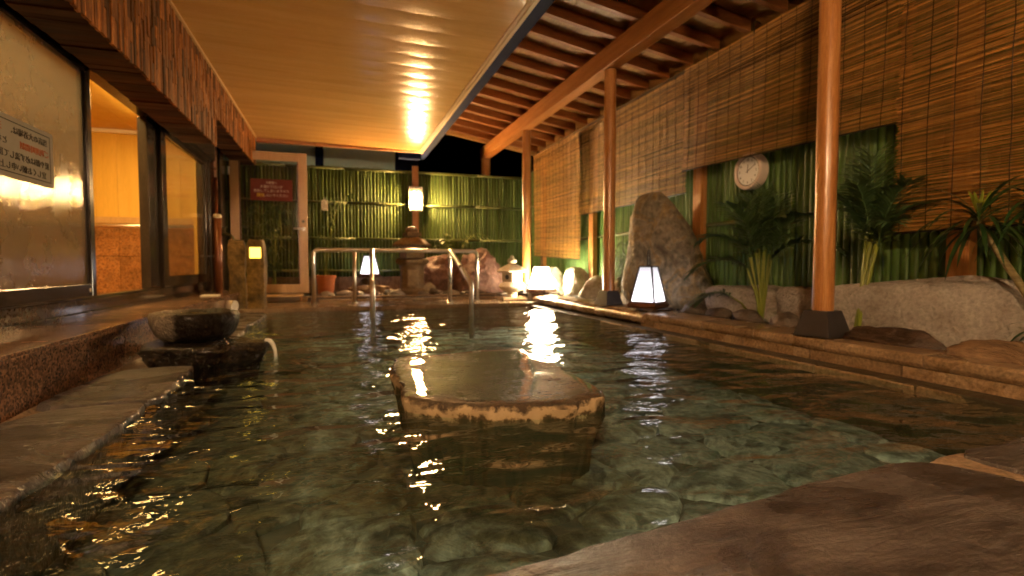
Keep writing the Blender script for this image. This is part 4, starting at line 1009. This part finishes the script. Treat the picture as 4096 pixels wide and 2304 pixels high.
rock('pale_rock', (2.78, 4.42, .06), (.15, .14, .16), 46, 'whiterock', 'pale stone at the foot of the tall rock left of the near lantern', cuts=7, flat=.5, fine=.08)
block('granite_boulder', (2.97, 3.18, .06), (.36, .12, .29), 51, 'greyrock', 'pale granite boulder behind the left palm stalks', R(-84), group='granite boulders edging the bed')
block('granite_boulder', (2.96, 2.60, .06), (.26, .12, .29), 52, 'greyrock', 'granite boulder between the left palm and the thick cedar post', R(-88), group='granite boulders edging the bed')
def gshape(x, y, z):
    t = x / .5; return (x, y, z * (1.0 + .06 * math.sin(t * 3 + .5) - .16 * max(0, t - .55) / .45))
block('granite_boulder', (2.80, 1.80, .06), (.50, .13, .36), 53, 'greyrock', 'largest pale granite boulder at the right edge behind the dark rocks', R(-80), gshape, group='granite boulders edging the bed')
rock('dark_rock', (2.56, 1.80, .10), (.23, .085, .085), 61, 'darkrock', 'dark peaked rock on the coping in front of the big granite boulder', rz=R(-82), fine=.1)
rock('dark_rock', (2.54, 1.36, .10), (.20, .09, .07), 62, 'brownrock', 'low brown rock at the right edge on the coping', rz=R(-82), fine=.1)
for i, (x, y, a, b, h, lab) in enumerate(((2.74, 3.22, .12, .07, .05, 'dark flat pebble-like rock left of the palm base'), (2.70, 2.90, .11, .075, .06, 'rounded grey rock at the base of the left palm'), (2.68, 2.56, .10, .07, .07, 'dark rounded rock beside the thick post footing'))):
    rock('coping_rock', (x, y, .115), (a, b, h), 70 + i, 'midrock' if i != 1 else 'midrock', lab, rz=R(-80), sub=3, cuts=3)
# pebbles nobody could count
pr = random.Random(17); mbp = MB(); base = rock_mb((0, 0, 0), (1, 1, 1), 5, .12, 2, 2, .9, .02)
for i in range(420):
    if i < 250: x, y = pr.uniform(2.60, 3.12), pr.uniform(1.0, 6.3)
    else: x, y = pr.uniform(-.3, 2.6), pr.uniform(7.08, 8.1)
    s_ = pr.uniform(.012, .034); a = pr.uniform(0, 6.3); ca, sa = math.cos(a), math.sin(a); z0 = .098
    mbp.add([(x + (vx * ca - vy * sa * .7) * s_, y + (vx * sa + vy * ca * .7) * s_, z0 + (vz - .3) * s_ * .6) for vx, vy, vz in base.v], base.f)
tag(link('pebbles', mbp.mesh('pebbles', MT['pebble'], (0, 0, 0), True)), 'river pebbles scattered over the planting beds', 'pebbles', kind='stuff')

# ================================================================== BASIN
bs = thing('stone_basin', (-.75, 3.30, .1), 'round rough stone water basin, pale on its left side, wet and dark on the right', 'basin')
def mat_basin():
    m = surf('basin_stone', [(.2, (.05, .038, .028)), (.5, (.20, .16, .12)), (.8, (.34, .28, .22))], 8, rough=(.35, .6), bump=1.0, bdist=.02, fine=55, fine_amt=.5)
    return m
MT['basin'] = mat_basin()
def blend_wet(m, x0, x1):   # the splashed half of the bowl is wet: darker, glossy film (a stain with its own edge)
    nt = m.node_tree; p = next(n for n in nt.nodes if n.type == 'BSDF_PRINCIPLED')
    g = N(nt, 'ShaderNodeNewGeometry'); sx = N(nt, 'ShaderNodeSeparateXYZ'); nt.links.new(g.outputs['Position'], sx.inputs[0])
    n = nz(nt, coords(nt), 9, 4); ad = N(nt, 'ShaderNodeMath', operation='MULTIPLY_ADD'); nt.links.new(n, ad.inputs[0]); ad.inputs[1].default_value = .16; nt.links.new(sx.outputs[0], ad.inputs[2])
    mr = N(nt, 'ShaderNodeMapRange'); mr.inputs['From Min'].default_value = x0; mr.inputs['From Max'].default_value = x1; nt.links.new(ad.outputs[0], mr.inputs[0])
    src = p.inputs['Base Color'].links[0].from_socket
    dk = mixc(nt, 1.0, src, (.07, .055, .045), 'MULTIPLY'); nt.links.new(mixc(nt, mr.outputs[0], src, dk), p.inputs['Base Color'])
    p.inputs['Coat Weight'].default_value = .08; p.inputs['Coat Roughness'].default_value = .2; p.inputs['Specular IOR Level'].default_value = .15
blend_wet(MT['basin'], -.76, -.72)
def rough_lathe(c, prof, n, amp, seed, sq=1):
    mb = MB().lathe(c, prof, n, sq)
    mb.v = [(x + noise.noise(Vector((x * 20, y * 20, z * 20 + seed))) * amp + noise.noise(Vector((x * 55, y * 55, z * 55 + seed))) * amp * .6, y + noise.noise(Vector((x * 20 + 9, y * 20, z * 20 + seed))) * amp, z + (noise.noise(Vector((x * 18, y * 18, seed))) * amp * .4)) for x, y, z in mb.v]
    return mb
part('bowl', rough_lathe((-.75, 3.30, .1), [(.13, -.012), (.165, .0), (.195, .03), (.214, .08), (.218, .125), (.208, .142), (.19, .147), (.172, .146), (.155, .125), (.10, .11), (.02, .105)], 60, .012, 4), 'basin', bs, ang=60)
part('basin_water', MB().lathe((-.75, 3.30, .232), [(.160, .0), (.1, .0005), (.01, .0006)], 24), 'water', bs)
tr_out = [(-.40, 3.02), (-.355, 3.06), (-.36, 3.13), (-.42, 3.18), (-.5, 3.36), (-.72, 3.50), (-.96, 3.46), (-.99, 3.2), (-.93, 3.02), (-.7, 2.95), (-.52, 2.97)]
trough = thing('stone_trough', (-.68, 3.2, -.05), 'dark wet lava stone trough under the basin with a spout over the pool', 'trough')
part('body', slab_mb(tr_out, .092, -.12, 9, .022, .008, .03, .016, 1, -.06), 'wetrock', trough, ang=60)
single('water_jet', MB().tube([(-.375, 3.10, .094), (-.350, 3.095, .09), (-.335, 3.09, .07), (-.325, 3.088, .035), (-.322, 3.087, -.01)], [.012, .013, .011, .009, .010], 10), 'jet', (-.36, 3.1, 0), 'thin stream of water pouring from the trough spout', 'water jet', smooth=True)

# ================================================================== LIT PILLARS, PIPES
def pillar_mb(c, hx, hy, z0, z1, seed, rz=0):
    mb = MB(); n = 24; K = 12
    for k in range(K + 1):
        f = k / K; z = z0 + (z1 - z0) * f; wv = 1 + .045 * math.sin(f * 6 + seed) + .02 * math.sin(f * 13 + seed * 2)
        if k == K: wv *= .8
        for q in range(n):
            a = 2 * math.pi * q / n; cx_, sy_ = math.cos(a), math.sin(a); kk = (abs(cx_) ** 8 + abs(sy_) ** 8) ** (-.125)
            x, y = cx_ * kk * hx * wv, sy_ * kk * hy * wv
            j = noise.noise(Vector((x * 14 + seed, y * 14, z * 9))) * .012
            x += cx_ * j; y += sy_ * j
            mb.v.append((c[0] + x * math.cos(rz) - y * math.sin(rz), c[1] + x * math.sin(rz) + y * math.cos(rz), z + (math.sin(q * .9) * .008 if k == K else 0)))
    for k in range(K):
        for q in range(n): a, b = k * n + q, k * n + (q + 1) % n; mb.f.append((a, b, b + n, a + n))
    mb.f.append(tuple(K * n + q for q in range(n)))
    return mb
p1 = single('stone_pillar', pillar_mb((-1.045, 6.42), .088, .08, .03, .775, 2.2, R(8)), 'pillar', (-1.04, 6.42, .03), 'ochre stone pillar left of the one with the lit window', 'stone pillar', 'pair of ochre stone pillars', ang=50)
lp = thing('lamp_pillar', (-.82, 6.17, .03), 'ochre stone pillar with a small lit yellow window near its top', 'stone pillar', 'pair of ochre stone pillars')
part('stone', pillar_mb((-.815, 6.17), .088, .085, .03, .772, 4.1, R(-4)), 'pillar', lp, ang=50)
part('lit_window', MB().box(-.868, -.762, 6.072, 6.080, .580, .690), 'pillarlamp', lp, bevel=.003)
pp = thing('standpipe', (-1.26, 6.66, .2), 'brown standpipe with pale cap by the window corner', 'pipe')
part('pipe', MB().tube([(-1.26, 6.60, .20), (-1.26, 6.60, 1.03)], .040, 16), 'copper', pp, smooth=True)
part('cap', MB().lathe((-1.26, 6.60, 1.03), [(.044, 0), (.044, .03), (.03, .045)], 16), 'pvc', pp, ang=40)
part('thin_pipe', MB().tube([(-1.29, 6.72, .2), (-1.29, 6.72, 1.5)], .017, 10), 'copper', pp, smooth=True)
part('clip', MB().box(-1.33, -1.25, 6.70, 6.74, .60, .615), 'steel', pp)
fa = thing('garden_tap', (-1.17, 6.66, .85), 'aged brass garden tap above the stone pillars', 'tap')
part('body', MB().tube([(-1.30, 6.68, .85), (-1.20, 6.62, .855), (-1.14, 6.58, .85), (-1.10, 6.55, .82), (-1.085, 6.54, .76)], [.014, .018, .014, .013, .016], 10), 'brass', fa, smooth=True)
part('spindle', MB().tube([(-1.19, 6.615, .86), (-1.19, 6.615, .93)], .009, 8), 'brass', fa, smooth=True)
part('handle', MB().tube([(-1.225, 6.635, .93), (-1.155, 6.595, .93)], .008, 8), 'brass', fa, smooth=True)
single('drain_pipe_end', MB().tube([(-1.03, 5.72, .105), (-.99, 5.70, .105), (-.95, 5.68, .104)], [.052, .054, .054], 20), 'pvc', (-1.0, 5.7, .1), 'short cream plastic pipe end poking out of the granite step', 'pipe', ang=40)
single('soap_dish', MB().box(-1.22, -1.08, 5.55, 5.72, .2105, .22), 'white', (-1.15, 5.6, .222), 'small pale flat tray lying on the granite step', 'tray', bevel=.003)

# ================================================================== RAILS
hr = thing('handrail', (.7, 6.4, .046), 'stainless barrier handrail with four posts on the far terrace', 'handrail', 'stainless handrails')
RR = .0235
def arc(p0, p1, p2, n=6): return [(Vector(p0).lerp(Vector(p1), t / n)).lerp(Vector(p1).lerp(Vector(p2), t / n), t / n) for t in range(n + 1)]
pth = [(-.262, 6.55, .046), (-.262, 6.55, .60)] + arc((-.262, 6.55, .62), (-.262, 6.55, .685), (-.19, 6.55, .685)) + [(.6, 6.55, .686)] + arc((1.65, 6.55, .684), (1.722, 6.55, .684), (1.722, 6.55, .62)) + [(1.722, 6.55, .046)]
part('top_rail', MB().tube(pth, RR, 12), 'steel', hr, smooth=True)
for x in (.198, 1.36):
    part('post', MB().tube([(x, 6.55, .046), (x, 6.55, .675)], RR * .95, 12), 'steel', hr, smooth=True)
for x in (-.262, .198, 1.36, 1.722): part('flange', MB().lathe((x, 6.55, .047), [(.038, 0), (.038, .006), (.024, .012)], 14), 'steel', hr, ang=40)
for (xt, xb, lab) in ((.385, .318, 'left sloping stainless grab rail leading down into the pool'), (1.295, 1.285, 'right sloping stainless grab rail leading down into the pool')):
    t = thing('grab_rail', (xb, 5.6, 0), lab, 'grab rail', 'stainless handrails')
    pth = [(xt, 6.22, .046), (xt, 6.22, .62)] + arc((xt, 6.22, .63), (xt, 6.22, .695), (xt, 6.15, .672)) + arc((xb, 5.20, .345), (xb, 5.115, .315), (xb, 5.115, .25)) + [(xb, 5.115, -.34)]
    part('tube', MB().tube(pth, RR, 12), 'steel', t, smooth=True)
    part('flange', MB().lathe((xt, 6.22, .047), [(.038, 0), (.038, .006), (.024, .012)], 14), 'steel', t, ang=40)

# ================================================================== DOOR
dr = thing('glass_door', (-.82, 7.5, .13), 'pale wooden door with a large glass pane at the far left', 'door')
dx0, dx1, dz0, dz1, dy = -1.285, -.362, .135, 1.985, 7.5
part('stile', MB().box(dx0, dx0 + .105, dy - .022, dy + .022, dz0, dz1), 'doorwood', dr, bevel=.004)
part('stile', MB().box(dx1 - .105, dx1, dy - .022, dy + .022, dz0, dz1), 'doorwood', dr, bevel=.004)
part('top_rail', MB().box(dx0 + .1055, dx1 - .1055, dy - .020, dy + .020, dz1 - .115, dz1 - .004), 'doorwood', dr, bevel=.004)
part('bottom_rail', MB().box(dx0 + .1055, dx1 - .1055, dy - .020, dy + .020, dz0 + .004, dz0 + .115), 'doorwood', dr, bevel=.004)
part('pane', MB().box(dx0 + .1055, dx1 - .1055, dy - .003, dy + .003, dz0 + .116, dz1 - .116), 'glass_clear', dr)
part('bead', MB().box(dx0 + .106, dx0 + .122, dy - .012, dy + .012, dz0 + .116, dz1 - .116).box(dx1 - .122, dx1 - .106, dy - .012, dy + .012, dz0 + .116, dz1 - .116), 'lwood', dr)
hd = part('lock_plate', MB().tube([(-.415, dy - .030, .985), (-.415, dy - .023, .985)], .026, 16), 'steel', dr, smooth=False)
part('lever', MB().tube([(-.415, dy - .03, .985), (-.415, dy - .062, .985), (-.43, dy - .066, .985), (-.535, dy - .066, .988)], .0105, 10), 'steel', hd, smooth=True)
part('cylinder', MB().tube([(-.415, dy - .036, 1.085), (-.415, dy - .023, 1.085)], .020, 14), 'brass', dr)
part('hinge', MB().tube([(dx0 - .008, dy - .02, 1.66), (dx0 - .008, dy - .02, 1.76)], .014, 8), 'white', dr)
sg = thing('door_sign', (-.80, 7.49, 1.37), 'maroon notice with cream and yellow lettering on the glass door', 'sign')
part('board', MB().box(-1.045, -.545, 7.484, 7.490, 1.345, 1.625), 'sign', sg)
def on_back(x, z, y=7.4825): return Matrix(((1, 0, 0, x), (0, 0, -1, y), (0, 1, 0, z), (0, 0, 0, 1)))
for (x, z, tx, mt, s_) in ((-.795, 1.575, 'お客様へ', 'signtext', .036), (-.795, 1.523, '大湯のフロンが', 'signtext', .042), (-.795, 1.470, '放出してしまいますので', 'signtext', .042), (-.925, 1.412, '開放', 'signyel', .050), (-.745, 1.412, 'しないでください', 'signtext', .042)):
    text_mesh(tx, s_, mt, sg, on_back(x, z), 'lettering', 'CENTER', .92)
ds = thing('door_step', (-.75, 7.2, .036), 'low wooden step in front of the glass door', 'step')
part('board', MB().box(-1.12, -.42, 7.10, 7.42, .105, .128), 'doorwood', ds, bevel=.005)
for x in (-1.08, -.79, -.47): part('leg', MB().box(x - .03, x + .03, 7.12, 7.40, .047, .104), 'beam', ds, bevel=.003)
part('riser', MB().box(-1.09, -.45, 7.105, 7.118, .05, .1045), 'midrock', ds)

# ================================================================== CLOCK
ck = thing('wall_clock', (3.12, 3.34, 1.245), 'round wall clock with pale pink rim on the green fence', 'clock')
CX_, CY_, CZ_ = 3.10, 3.345, 1.245
def disc(r0, r1, xa, xb, n=40):
    mb = MB()
    for (r_, x) in ((r0, xa), (r1, xb)):
        for k in range(n): a = 2 * math.pi * k / n; mb.v.append((x, CY_ + r_ * math.cos(a), CZ_ + r_ * math.sin(a)))
    for k in range(n): mb.f.append((k, (k + 1) % n, n + (k + 1) % n, n + k))
    mb.f.append(tuple(range(n))); mb.f.append(tuple(range(2 * n - 1, n - 1, -1))); return mb
part('case', disc(.142, .146, 3.16, 3.098), 'clockrim', ck, ang=40)
mb = MB(); n = 48
for k in range(n):
    a = 2 * math.pi * k / n
    for q in range(8): b = 2 * math.pi * q / 8; r_ = .131 + .0155 * math.cos(b); mb.v.append((3.094 + .0155 * math.sin(b), CY_ + r_ * math.cos(a), CZ_ + r_ * math.sin(a)))
for k in range(n):
    for q in range(8): mb.f.append((k * 8 + q, k * 8 + (q + 1) % 8, ((k + 1) % n) * 8 + (q + 1) % 8, ((k + 1) % n) * 8 + q))
part('rim', mb, 'clockrim', ck, smooth=True)
part('inner_ring', disc(.1225, .1225, 3.0930, 3.0955), 'footing', ck)
part('dial', disc(.1085, .1085, 3.0905, 3.0925), 'clockface', ck)
def on_right(y, z, x=3.0895): return Matrix(((0, 0, -1, x), (-1, 0, 0, y), (0, 1, 0, z), (0, 0, 0, 1)))
for h_ in range(1, 13):
    a = math.pi / 2 - h_ * math.pi / 6
    text_mesh(str(h_), .026, 'clocknum', ck, on_right(CY_ - .088 * math.cos(a), CZ_ + .088 * math.sin(a)), 'numeral')
def hand(ang, L, wd, x):
    d = Vector((0, -math.sin(ang), math.cos(ang))); s_ = Vector((0, math.cos(ang), math.sin(ang))); c_ = Vector((x, CY_, CZ_))
    return MB().add([c_ - d * .015 - s_ * wd, c_ - d * .015 + s_ * wd, c_ + d * L + s_ * wd * .6, c_ + d * L - s_ * wd * .6] + [q + Vector((-.001, 0, 0)) for q in (c_ - d * .015 - s_ * wd, c_ - d * .015 + s_ * wd, c_ + d * L + s_ * wd * .6, c_ + d * L - s_ * wd * .6)], [(0, 1, 2, 3), (7, 6, 5, 4), (0, 4, 5, 1), (1, 5, 6, 2), (2, 6, 7, 3), (3, 7, 4, 0)])
part('hour_hand', hand(R(3), .055, .0035, 3.0885), 'clocknum', ck)
part('minute_hand', hand(R(62), .088, .0028, 3.0865), 'clocknum', ck)

# ================================================================== PLANTS
def leaf(mb, p, d, up, L, wd, droop, n=4, fold=.25):
    """one strap leaf: a folded strip that arcs under its own weight"""
    d = d.normalized(); s_ = d.cross(up)
    if s_.length < 1e-3: s_ = Vector((1, 0, 0))
    s_.normalize(); o = len(mb.v); q = p.copy(); dd = d.copy(); nn = s_.cross(dd)
    for k in range(n + 1):
        f = k / n; wv = wd * (math.sin(math.pi * min(1, .12 + f * .86)) ** .7) if f < 1 else .0005
        mb.v += [tuple(q - s_ * wv + nn * wv * fold), tuple(q), tuple(q + s_ * wv + nn * wv * fold)]
        dd = (dd + Vector((0, 0, -droop / n))).normalized(); nn = s_.cross(dd); q = q + dd * (L / n)
    for k in range(n):
        a = o + k * 3; mb.f += [(a, a + 1, a + 4, a + 3), (a + 1, a + 2, a + 5, a + 4)]
def palm_frond(t, base, top, az, L, rise, droop, seed, nl=20, ll=.17, stalk=True):
    r2 = random.Random(seed); base = Vector(base); top = Vector(top)
    h = Vector((math.cos(az), math.sin(az), 0)); pts = [top]; d = (h * math.cos(rise) + Vector((0, 0, 1)) * math.sin(rise)).normalized(); K = 16
    dirs = [d]
    for k in range(K):
        d = (d + Vector((0, 0, -droop * .78 / K))).normalized(); pts.append(pts[-1] + d * (L / K)); dirs.append(d)
    if stalk:
        mid = base.lerp(top, .5) + Vector((0, 0, .03))
        f_ = part('stalk', MB().tube([base, base.lerp(mid, .5), mid, mid.lerp(top, .6), top] , [.010, .008, .007, .006, .005], 7), 'palmstem', t, smooth=True)
    mb = MB()
    side = h.cross(Vector((0, 0, 1))).normalized()
    for i in range(nl):
        f = .04 + .94 * i / (nl - 1); k = min(K - 1, int(f * K)); u = f * K - k; p = pts[k].lerp(pts[k + 1], u); d = dirs[k]
        l_ = ll * (.55 + .75 * math.sin(math.pi * (.15 + .75 * f))) * r2.uniform(.9, 1.08); fw = .35 + 1.0 * f
        for sgn in (-1, 1):
            ld = (side * sgn + d * fw + Vector((0, 0, .28 + r2.uniform(-.1, .1)))).normalized()
            leaf(mb, p, ld, Vector((0, 0, 1)), l_, .0105, .5 + r2.uniform(-.2, .3), 4, .3)
    mb.tube(pts, [.005 - .0035 * k / K for k in range(K + 1)], 5)
    return part('frond', mb, 'palmleaf', t, smooth=True)
pa = thing('areca_palm', (2.86, 2.94, .11), 'left palm with feathery dark fronds below the wall clock', 'palm', 'palms in the right bed')
B = (2.86, 2.94, .11)
for i, (tx, ty, tz, az, L, rise, droop, nl, ll) in enumerate((
    (2.80, 3.00, .56, 226, .42, 78, 1.5, 12, .15), (2.86, 2.93, .60, 46, .46, 82, 1.0, 12, .16), (2.83, 2.97, .60, 180, .42, 72, 1.7, 12, .15), (2.88, 2.90, .58, 270, .42, 66, 1.8, 12, .15),
    (2.82, 3.00, .56, 120, .44, 60, 2.2, 12, .15), (2.80, 3.02, .48, 140, .42, 42, 2.2, 11, .14), (2.90, 2.90, .54, -60, .44, 54, 2.2, 12, .15), (2.84, 2.95, .62, 222, .36, 86, 1.2, 12, .15), (2.87, 2.93, .62, 20, .42, 74, 1.3, 12, .15))):
    palm_frond(pa, (B[0] + .01 * math.cos(i * 2.1), B[1] + .015 * math.sin(i * 2.1), B[2]), (tx, ty, tz), R(az), L, R(rise), droop, 200 + i, nl + 8, ll)
palm_frond(pa, (2.85, 3.0, .11), (2.80, 3.18, .27), R(112), .30, R(28), 1.8, 230, 14, .13)
pb = thing('areca_palm', (2.62, 2.05, .11), 'right palm with tall yellow-green stalks just right of the thick cedar post', 'palm', 'palms in the right bed')
B = (2.625, 2.04, .12)
for i, (tx, ty, tz, az, L, rise, droop, nl, ll) in enumerate((
    (2.69, 2.03, .64, 218, .42, 84, 1.1, 20, .13), (2.70, 2.02, .66, 38, .44, 84, .8, 20, .14), (2.71, 2.00, .64, 250, .36, 72, 1.8, 18, .12), (2.70, 2.04, .66, 200, .32, 74, 1.9, 18, .12),
    (2.72, 2.02, .62, -30, .32, 70, 2.0, 18, .12), (2.69, 2.05, .66, 100, .34, 74, 1.8, 18, .12), (2.71, 2.00, .60, 228, .30, 60, 2.0, 18, .11), (2.70, 2.02, .68, 60, .40, 78, 1.3, 20, .13))):
    palm_frond(pb, (B[0] + .008 * math.cos(i * 2.1), B[1] + .010 * math.sin(i * 2.1), B[2]), (tx, ty, tz), R(az), L, R(rise), droop, 260 + i, nl, ll)
def drac_head(t, c, n, L, seed, new=True, spread=1.0):
    r2 = random.Random(seed); mb = MB(); mn = MB()
    for i in range(n):
        az = i * 2.39996; el = R(82) - (i / n) ** .8 * R(95) * spread
        d = Vector((math.cos(az) * math.cos(el), math.sin(az) * math.cos(el), math.sin(el)))
        young = i < 5
        leaf(mn if (young and new) else mb, Vector(c) + Vector((0, 0, -.02 - .05 * i / n)) + d * .012, d, Vector((0, 0, 1)) if abs(d.z) < .9 else Vector((1, 0, 0)), L * (.35 if young else r2.uniform(.75, 1.1)), .0085, (.5 if young else 1.7) + r2.uniform(-.3, .4), 7, .25)
    part('leaf_rosette', mb, 'dracleaf', t, smooth=True)
    if new: part('young_leaves', mn, 'dracnew', t, smooth=True)
da = thing('dracaena', (2.70, 1.26, .11), 'dracaena with ringed bare stem and drooping strap leaves at the right edge', 'dracaena')
part('stem', MB().tube([(2.72, 1.22, .12), (2.725, 1.31, .27), (2.715, 1.39, .42), (2.69, 1.46, .56), (2.665, 1.50, .64), (2.655, 1.515, .71)], [.017, .0155, .0145, .0135, .013, .013], 10), 'dracstem', da, smooth=True)
drac_head(da, (2.655, 1.515, .735), 46, .31, 301)
part('branch', MB().tube([(2.725, 1.31, .27), (2.76, 1.31, .45), (2.74, 1.33, .62), (2.72, 1.345, .76)], [.013, .011, .010, .010], 8), 'dracstem', da, smooth=True)
drac_head(da, (2.72, 1.345, 0.79), 36, .30, 302, False)
drac_head(da, (2.70, 1.285, .27), 16, .17, 303, False, .8)
gr = thing('bamboo_grass', (2.78, 4.62, .1), 'clump of thin bamboo grass between the middle post and the standing rock', 'plant')
mb = MB(); gs = MB(); r2 = random.Random(9)
for i in range(26):
    az = r2.uniform(0, 6.28); top = Vector((2.80 + math.cos(az) * r2.uniform(.03, .16), 4.62 + math.sin(az) * r2.uniform(.03, .20), r2.uniform(.35, .80))); b0 = Vector((2.78 + r2.uniform(-.06, .06), 4.62 + r2.uniform(-.08, .08), .1))
    gs.tube([b0, b0.lerp(top, .5) + Vector((0, 0, .05)), top], [.004, .003, .002], 5)
    for k in range(9):
        f = .35 + .65 * k / 8; p = b0.lerp(top, f) + Vector((0, 0, .05 * (1 - abs(2 * f - 1)))); a2 = r2.uniform(0, 6.28)
        leaf(mb, p, Vector((math.cos(a2), math.sin(a2), r2.uniform(.1, .8))), Vector((0, 0, 1)), r2.uniform(.09, .18), .006, 1.8, 4)
part('leaves', mb, 'grassleaf', gr, smooth=True); part('stems', gs, 'grassleaf', gr, smooth=True)
def bamboo_plant(c, h, nst, seed, label, pot=False, lean=.12, nl=8):
    t = thing('potted_bamboo' if pot else 'young_bamboo', c, label, 'plant'); r2 = random.Random(seed); z0 = c[2]
    if pot:
        part('pot', MB().lathe(c, [(.10, 0), (.115, .14), (.125, .22), (.140, .224), (.143, .262), (.128, .264), (.122, .235), (.02, .232)], 24), 'terracotta', t, ang=40); z0 += .23
    mb = MB(); ms = MB()
    for s_ in range(nst):
        b0 = Vector((c[0] + r2.uniform(-.04, .04), c[1] + r2.uniform(-.04, .04), z0)); hh = h * r2.uniform(.75, 1); a = r2.uniform(0, 6.28)
        pts = [b0 + Vector((math.cos(a) * lean * (k / 6) ** 2, math.sin(a) * lean * (k / 6) ** 2, hh * k / 6)) for k in range(7)]
        ms.tube(pts, [.008 - .0009 * k for k in range(7)], 6)
        for k in range(2, 7):
            for q in range(2):
                a2 = r2.uniform(0, 6.28); d = Vector((math.cos(a2), math.sin(a2), .5)); L = r2.uniform(.12, .28); tip = pts[k] + d.normalized() * L
                ms.tube([pts[k], pts[k].lerp(tip, .5) + Vector((0, 0, .02)), tip], [.003, .002, .0012], 4)
                for m_ in range(nl):
                    f = r2.uniform(.3, 1); a3 = a2 + r2.uniform(-1, 1)
                    leaf(mb, pts[k].lerp(tip, f), Vector((math.cos(a3), math.sin(a3), r2.uniform(-.5, .3))), Vector((0, 0, 1)), r2.uniform(.06, .12), .008, 1.2, 3)
    part('stems', ms, 'palmstem', t, smooth=True); part('leaves', mb, 'grassleaf', t, smooth=True)
bamboo_plant((-.15, 7.74, .1), 1.15, 2, 5, 'thin leafy bamboo in a terracotta pot left of the handrail', True, .25, 5)
bamboo_plant((-.85, 8.05, .04), 1.5, 4, 6, 'leafy bamboo seen through the glass door', False, .2, 9)
bamboo_plant((-1.15, 8.15, .04), 1.3, 3, 7, 'leafy bamboo behind the hinge side of the glass door', False, .15, 9)
vg = thing('variegated_shrub', (1.62, 7.75, .1), 'variegated leafy shrub above the brown-pink boulder', 'plant'); mb = MB(); ms = MB(); r2 = random.Random(4)
for i in range(7):
    a = r2.uniform(0, 6.28); tip = Vector((1.62 + math.cos(a) * r2.uniform(.05, .3), 7.72 + math.sin(a) * .1, r2.uniform(.72, .98))); b0 = Vector((1.62, 7.75, .1))
    ms.tube([b0, b0.lerp(tip, .6) + Vector((0, 0, .08)), tip], [.005, .004, .002], 5)
    for k in range(6):
        a2 = r2.uniform(0, 6.28); leaf(mb, tip + Vector((0, 0, -.03 * k)), Vector((math.cos(a2), math.sin(a2), .3)), Vector((0, 0, 1)), r2.uniform(.08, .13), .022, 1.0, 4, .15)
tip = Vector((2.3, 7.9, .95)); b0 = Vector((1.7, 7.75, .1)); ms.tube([b0, Vector((1.85, 7.8, .85)), Vector((2.05, 7.85, 1.0)), tip], [.005, .004, .003, .002], 5)
for k in range(7): leaf(mb, Vector((1.85 + .07 * k, 7.82, 1.0 - .012 * k)), Vector((.5, r2.uniform(-.6, .4), -.3)), Vector((0, 0, 1)), .11, .014, 1.0, 4, .15)
part('leaves', mb, 'varieg', vg, smooth=True); part('stems', ms, 'palmstem', vg, smooth=True)
tg = thing('wish_tag', (-.16, 8.40, 1.4), 'white card hanging on the bamboo at the far fence', 'tag')
part('card', MB().box(-.205, -.115, 8.388, 8.392, 1.335, 1.485), 'white', tg)
part('string', MB().tube([(-.16, 8.39, 1.485), (-.175, 8.39, 1.515), (-.16, 8.39, 1.53), (-.145, 8.39, 1.515), (-.16, 8.39, 1.485)], .004, 5), 'white', tg)
for z in (1.455, 1.43, 1.405, 1.38, 1.355): part('writing', MB().box(-.195, -.13 - .02 * ((z * 100) % 2), 8.3865, 8.3875, z, z + .006), 'ink', tg)

# ================================================================== BEYOND THE FENCE
nb = thing('far_panel_wall', (0, 8.8, 1.5), 'pale green panel wall rising above the far bamboo fence', 'wall')
part('panel', MB().box(-2.0, -.30, 8.80, 8.84, .0, 3.0), 'farwall', nb)
part('panel', MB().box(-.178, .93, 8.80, 8.84, .0, 3.0), 'farwall', nb)
part('strut', MB().box(-.298, -.18, 8.76, 8.85, .0, 3.0), 'blue', nb)
part('corner_column', MB().box(.932, 1.30, 8.74, 9.1, .0, 2.6), 'blue', nb, bevel=.01)
